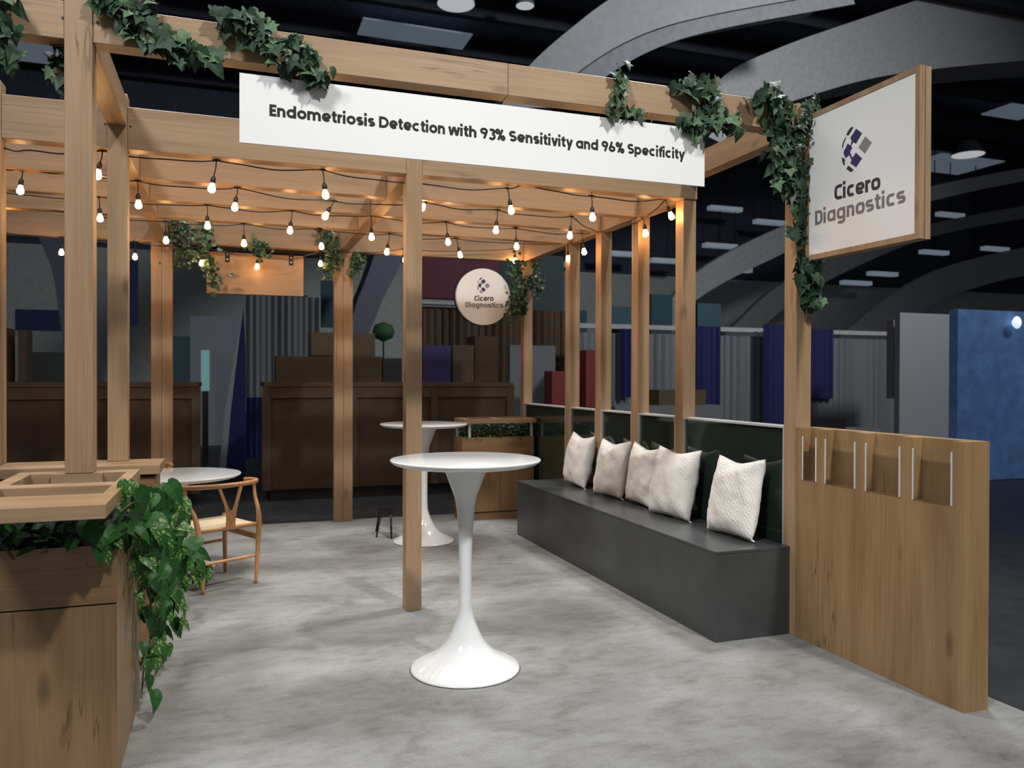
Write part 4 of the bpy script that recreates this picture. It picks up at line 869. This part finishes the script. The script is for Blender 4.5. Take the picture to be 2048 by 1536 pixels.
card('cardboard_box', 'dark brown box at the right end of crate', 'box', (3.255, 3.590, 10.800, 1.436, 2.088), M_CRATE, 0.42, 'boxes on the middle crate')
# hall wall dressing
M_SCREEN = plain('dim_cyan_screen', (.1, .2, .2), .4, emit=(.25, .6, .6), strength=.28); M_PALM = plain('green_ball', (.02, .09, .03), .7)
card('wall_banner', 'blue and teal horizontal banner on far wall, left', 'banner', (-6.591, -4.854, 30.000, 3.003, 3.697), M_NAVY, 0.10, 'banners in the hall', folds=0)
card('wall_banner', 'small blue banner under the blank hanging board', 'banner', (1.367, 2.694, 30.000, 3.442, 4.484), M_TEAL, 0.10, 'banners in the hall', folds=0)
card('wall_banner', 'tall violet banner between the left posts', 'banner', (-3.006, -2.748, 28.000, 3.148, 5.201), M_NAVY, 0.10, 'banners in the hall', folds=0)
card('wall_banner', 'tall teal banner left of the middle back post', 'banner', (2.735, 3.142, 26.000, 3.091, 4.588), M_TEAL, 0.10, 'banners in the hall', folds=0)
card('wall_banner', 'upright teal banner seen between the slat posts', 'banner', (13.438, 14.275, 24.000, 3.016, 4.350), M_TEAL, 0.10, 'banners in the hall', folds=0)
card('wall_banner', 'narrow dark teal banner beside the corner post', 'banner', (11.563, 11.994, 26.000, 2.999, 3.910), M_TEAL, 0.10, 'banners in the hall', folds=0)
card('booth_header', 'crimson header of a neighbouring booth by the round sign', 'sign', (3.818, 6.041, 18.000, 3.332, 4.267), M_MAR, 0.30, None, folds=0)
card('booth_header', 'dark green booth header behind the corner post', 'sign', (6.184, 7.856, 18.400, -0.021, 4.534), M_DKG, 0.30, None, folds=0)
card('booth_rail', 'pale rail under the crimson booth header', 'rail', (3.820, 6.041, 18.000, 3.190, 3.266), M_CONC, 0.30, None, folds=0)
card('booth_curtain', 'brown pleated curtain below the crimson header', 'curtain', (3.910, 7.783, 18.150, -0.021, 3.145), M_CRATE2, 0.10, None, folds=22)
card('booth_header', 'teal booth header behind the slats, left', 'sign', (8.558, 9.092, 17.200, -0.021, 3.217), M_TEAL, 0.30, None, folds=0)
card('booth_header', 'teal booth header behind the slats, right', 'sign', (10.933, 11.616, 17.200, -0.021, 3.369), M_TEAL, 0.30, None, folds=0)
card('drape', 'light grey drape left of the middle back post', 'drape', (0.275, 1.666, 16.000, 1.106, 3.055), M_DRG, 0.10, 'grey drapes of the hall', folds=12)
card('drape', 'navy drape below the light grey drape', 'drape', (0.292, 0.690, 15.900, -0.021, 1.116), M_DRN, 0.10, 'navy drapes of the hall', folds=4)
card('drape', 'long grey drape wall behind the slat posts', 'drape', (7.411, 17.179, 17.000, -0.021, 2.563), M_DRG, 0.10, 'grey drapes of the hall', folds=50)
card('drape', 'navy drape just right of the fourth slat post', 'drape', (10.480, 11.281, 16.700, -0.021, 2.758), M_DRN, 0.10, 'navy drapes of the hall', folds=5)
card('drape', 'navy drape left of the signpost', 'drape', (12.451, 13.737, 16.600, -0.021, 2.850), M_DRN, 0.10, 'navy drapes of the hall', folds=7)
card('drape', 'short navy drape right of the signpost', 'drape', (13.930, 14.814, 16.860, 0.988, 2.788), M_DRN, 0.10, 'navy drapes of the hall', folds=5)
card('drape', 'dark navy drape between second and third slat', 'drape', (8.624, 8.920, 16.860, 1.046, 2.664), M_DRN, 0.10, 'navy drapes of the hall', folds=2)
card('drape_rail', 'grey rail along the top of the drape wall', 'rail', (7.367, 17.051, 16.900, 2.768, 2.660), M_CONC, 0.15, None, folds=0)
card('grey_column', 'grey column edge left of the pale booth wall', 'column', (14.436, 14.643, 14.500, 1.049, 2.860), M_CONCD, 0.20, None, folds=0)
card('booth_wall', 'pale grey booth wall right of the drapes', 'wall panel', (14.122, 15.860, 14.000, -0.021, 2.986), M_LG, 0.15, None, folds=0)
card('booth_wall', 'blue lit booth wall at the right picture edge', 'wall panel', (10.176, 15.030, 9.000, -0.021, 2.540), M_BLUEB, 0.15, None, folds=0)
card('low_cabinet', 'dark low cabinet under the blue booth wall', 'cabinet', (9.982, 14.876, 8.900, -0.021, -0.130), M_DKG, 0.09, None, folds=0)
card('flight_case', 'black flight case on the floor by drapes', 'case', (10.778, 11.726, 13.000, 0.448, 0.704), M_BLACK, 0.50, None, folds=0)
card('table', 'grey cloth covered table under the drapes', 'table', (10.613, 12.420, 12.800, -0.021, 0.482), M_DRG, 0.80, None, folds=0)
card('cardboard_box', 'olive cardboard box behind the third and fourth slat', 'box', (7.167, 8.133, 12.500, 1.002, 1.293), M_CARDO, 0.40, None, folds=0)
card('table', 'grey cloth covered table behind the slat posts', 'table', (6.253, 8.366, 12.400, -0.021, 1.022), M_DRG, 0.80, None, folds=0)
card('display_stand', 'red display stand left of the second slat post', 'display', (5.737, 6.026, 14.000, -0.021, 1.632), M_REDO, 0.40, 'red display stands', folds=0)
card('display_stand', 'red display stand right of the second slat post', 'display', (6.438, 6.760, 14.000, -0.021, 2.038), M_REDO, 0.40, 'red display stands', folds=0)
card('booth_wall', 'grey booth wall behind the corner post', 'wall panel', (5.246, 6.218, 15.000, -0.021, 2.152), M_DRG, 0.15, None, folds=0)
card('blue_panel', 'blue panel standing right of left back post', 'display', (-0.744, -0.526, 12.000, -0.021, 2.065), M_TEAL, 0.20, None, folds=0)
card('lit_screen', 'narrow pale cyan lit screen beyond the aisle', 'screen', (-0.471, -0.332, 15.000, 1.255, 1.971), M_SCREEN, 0.10, None, folds=0)
card('printed_panel', 'pale printed panel above the aisle', 'display', (-0.822, 0.242, 19.000, -0.021, 2.842), M_PALE, 0.10, None, folds=0)
card('shop_shelf', 'dark shelving unit at the far left above crate', 'shelf', (-2.455, -2.001, 12.000, -0.021, 1.821), M_DKG, 0.40, None, folds=0)
card('cardboard_box', 'brown box at the far left edge above crate', 'box', (-2.772, -2.592, 11.400, -0.021, 2.100), M_CARD, 0.40, None, folds=0)
card('cardboard_box', 'slim upright brown box at the far left', 'box', (-2.473, -2.376, 11.400, -0.021, 2.076), M_CARD, 0.30, None, folds=0)
bm = bmesh.new(); prism(bm, [(0.202, 2.594), (0.231, 1.918), (0.239, -0.472), (-0.094, -0.456), (0.021, 0.996)], 13.0, 13.12, 'y'); tag(obj('folded_canopy', bm, M_DRN), 'tall folded navy canopy tapering to a point in aisle', 'canopy')
bm = bmesh.new(); prism(bm, [(0.171, 2.447), (0.021, 1.000), (-0.094, -0.441), (-0.193, -0.436), (-0.065, 1.000)], 12.9, 12.97, 'y'); tag(obj('leaning_board', bm, M_PALE), 'narrow grey board leaning against the navy canopy', 'board')
so = [o for o in COL.objects if o.name.startswith('lit_screen')][0]; obj('stand', B(-0.451, -0.352, 15.02, 15.08, -.021, 1.255), M_BLACK, so)
M_SPOT = plain('spotlight_lens', (1, 1, 1), .4, emit=(.8, .9, 1.0), strength=.8); bm = bmesh.new(); lathe(bm, [(0, -.06), (.05, -.05), (.095, 0), (0, .005)], 20, (0, 0, 0)); bm.transform(Matrix.Rotation(PI/2, 4, 'X')); bm.transform(Matrix.Translation((11.244, 8.900, 2.361))); tag(obj('spotlight', bm, M_SPOT, smooth=True), 'small bright spotlight on the blue booth wall', 'lamp')
bm = bmesh.new(); lathe(bm, [(0, -2.318), (.015, -2.318), (.015, -.17), (.16, -.1), (.2, 0), (.16, .12), (0, .18)], 16, (2.545, 14.000, 2.298)); tag(obj('round_plant', bm, M_PALM, smooth=True), 'small round green ball above the stacked boxes', 'ball')
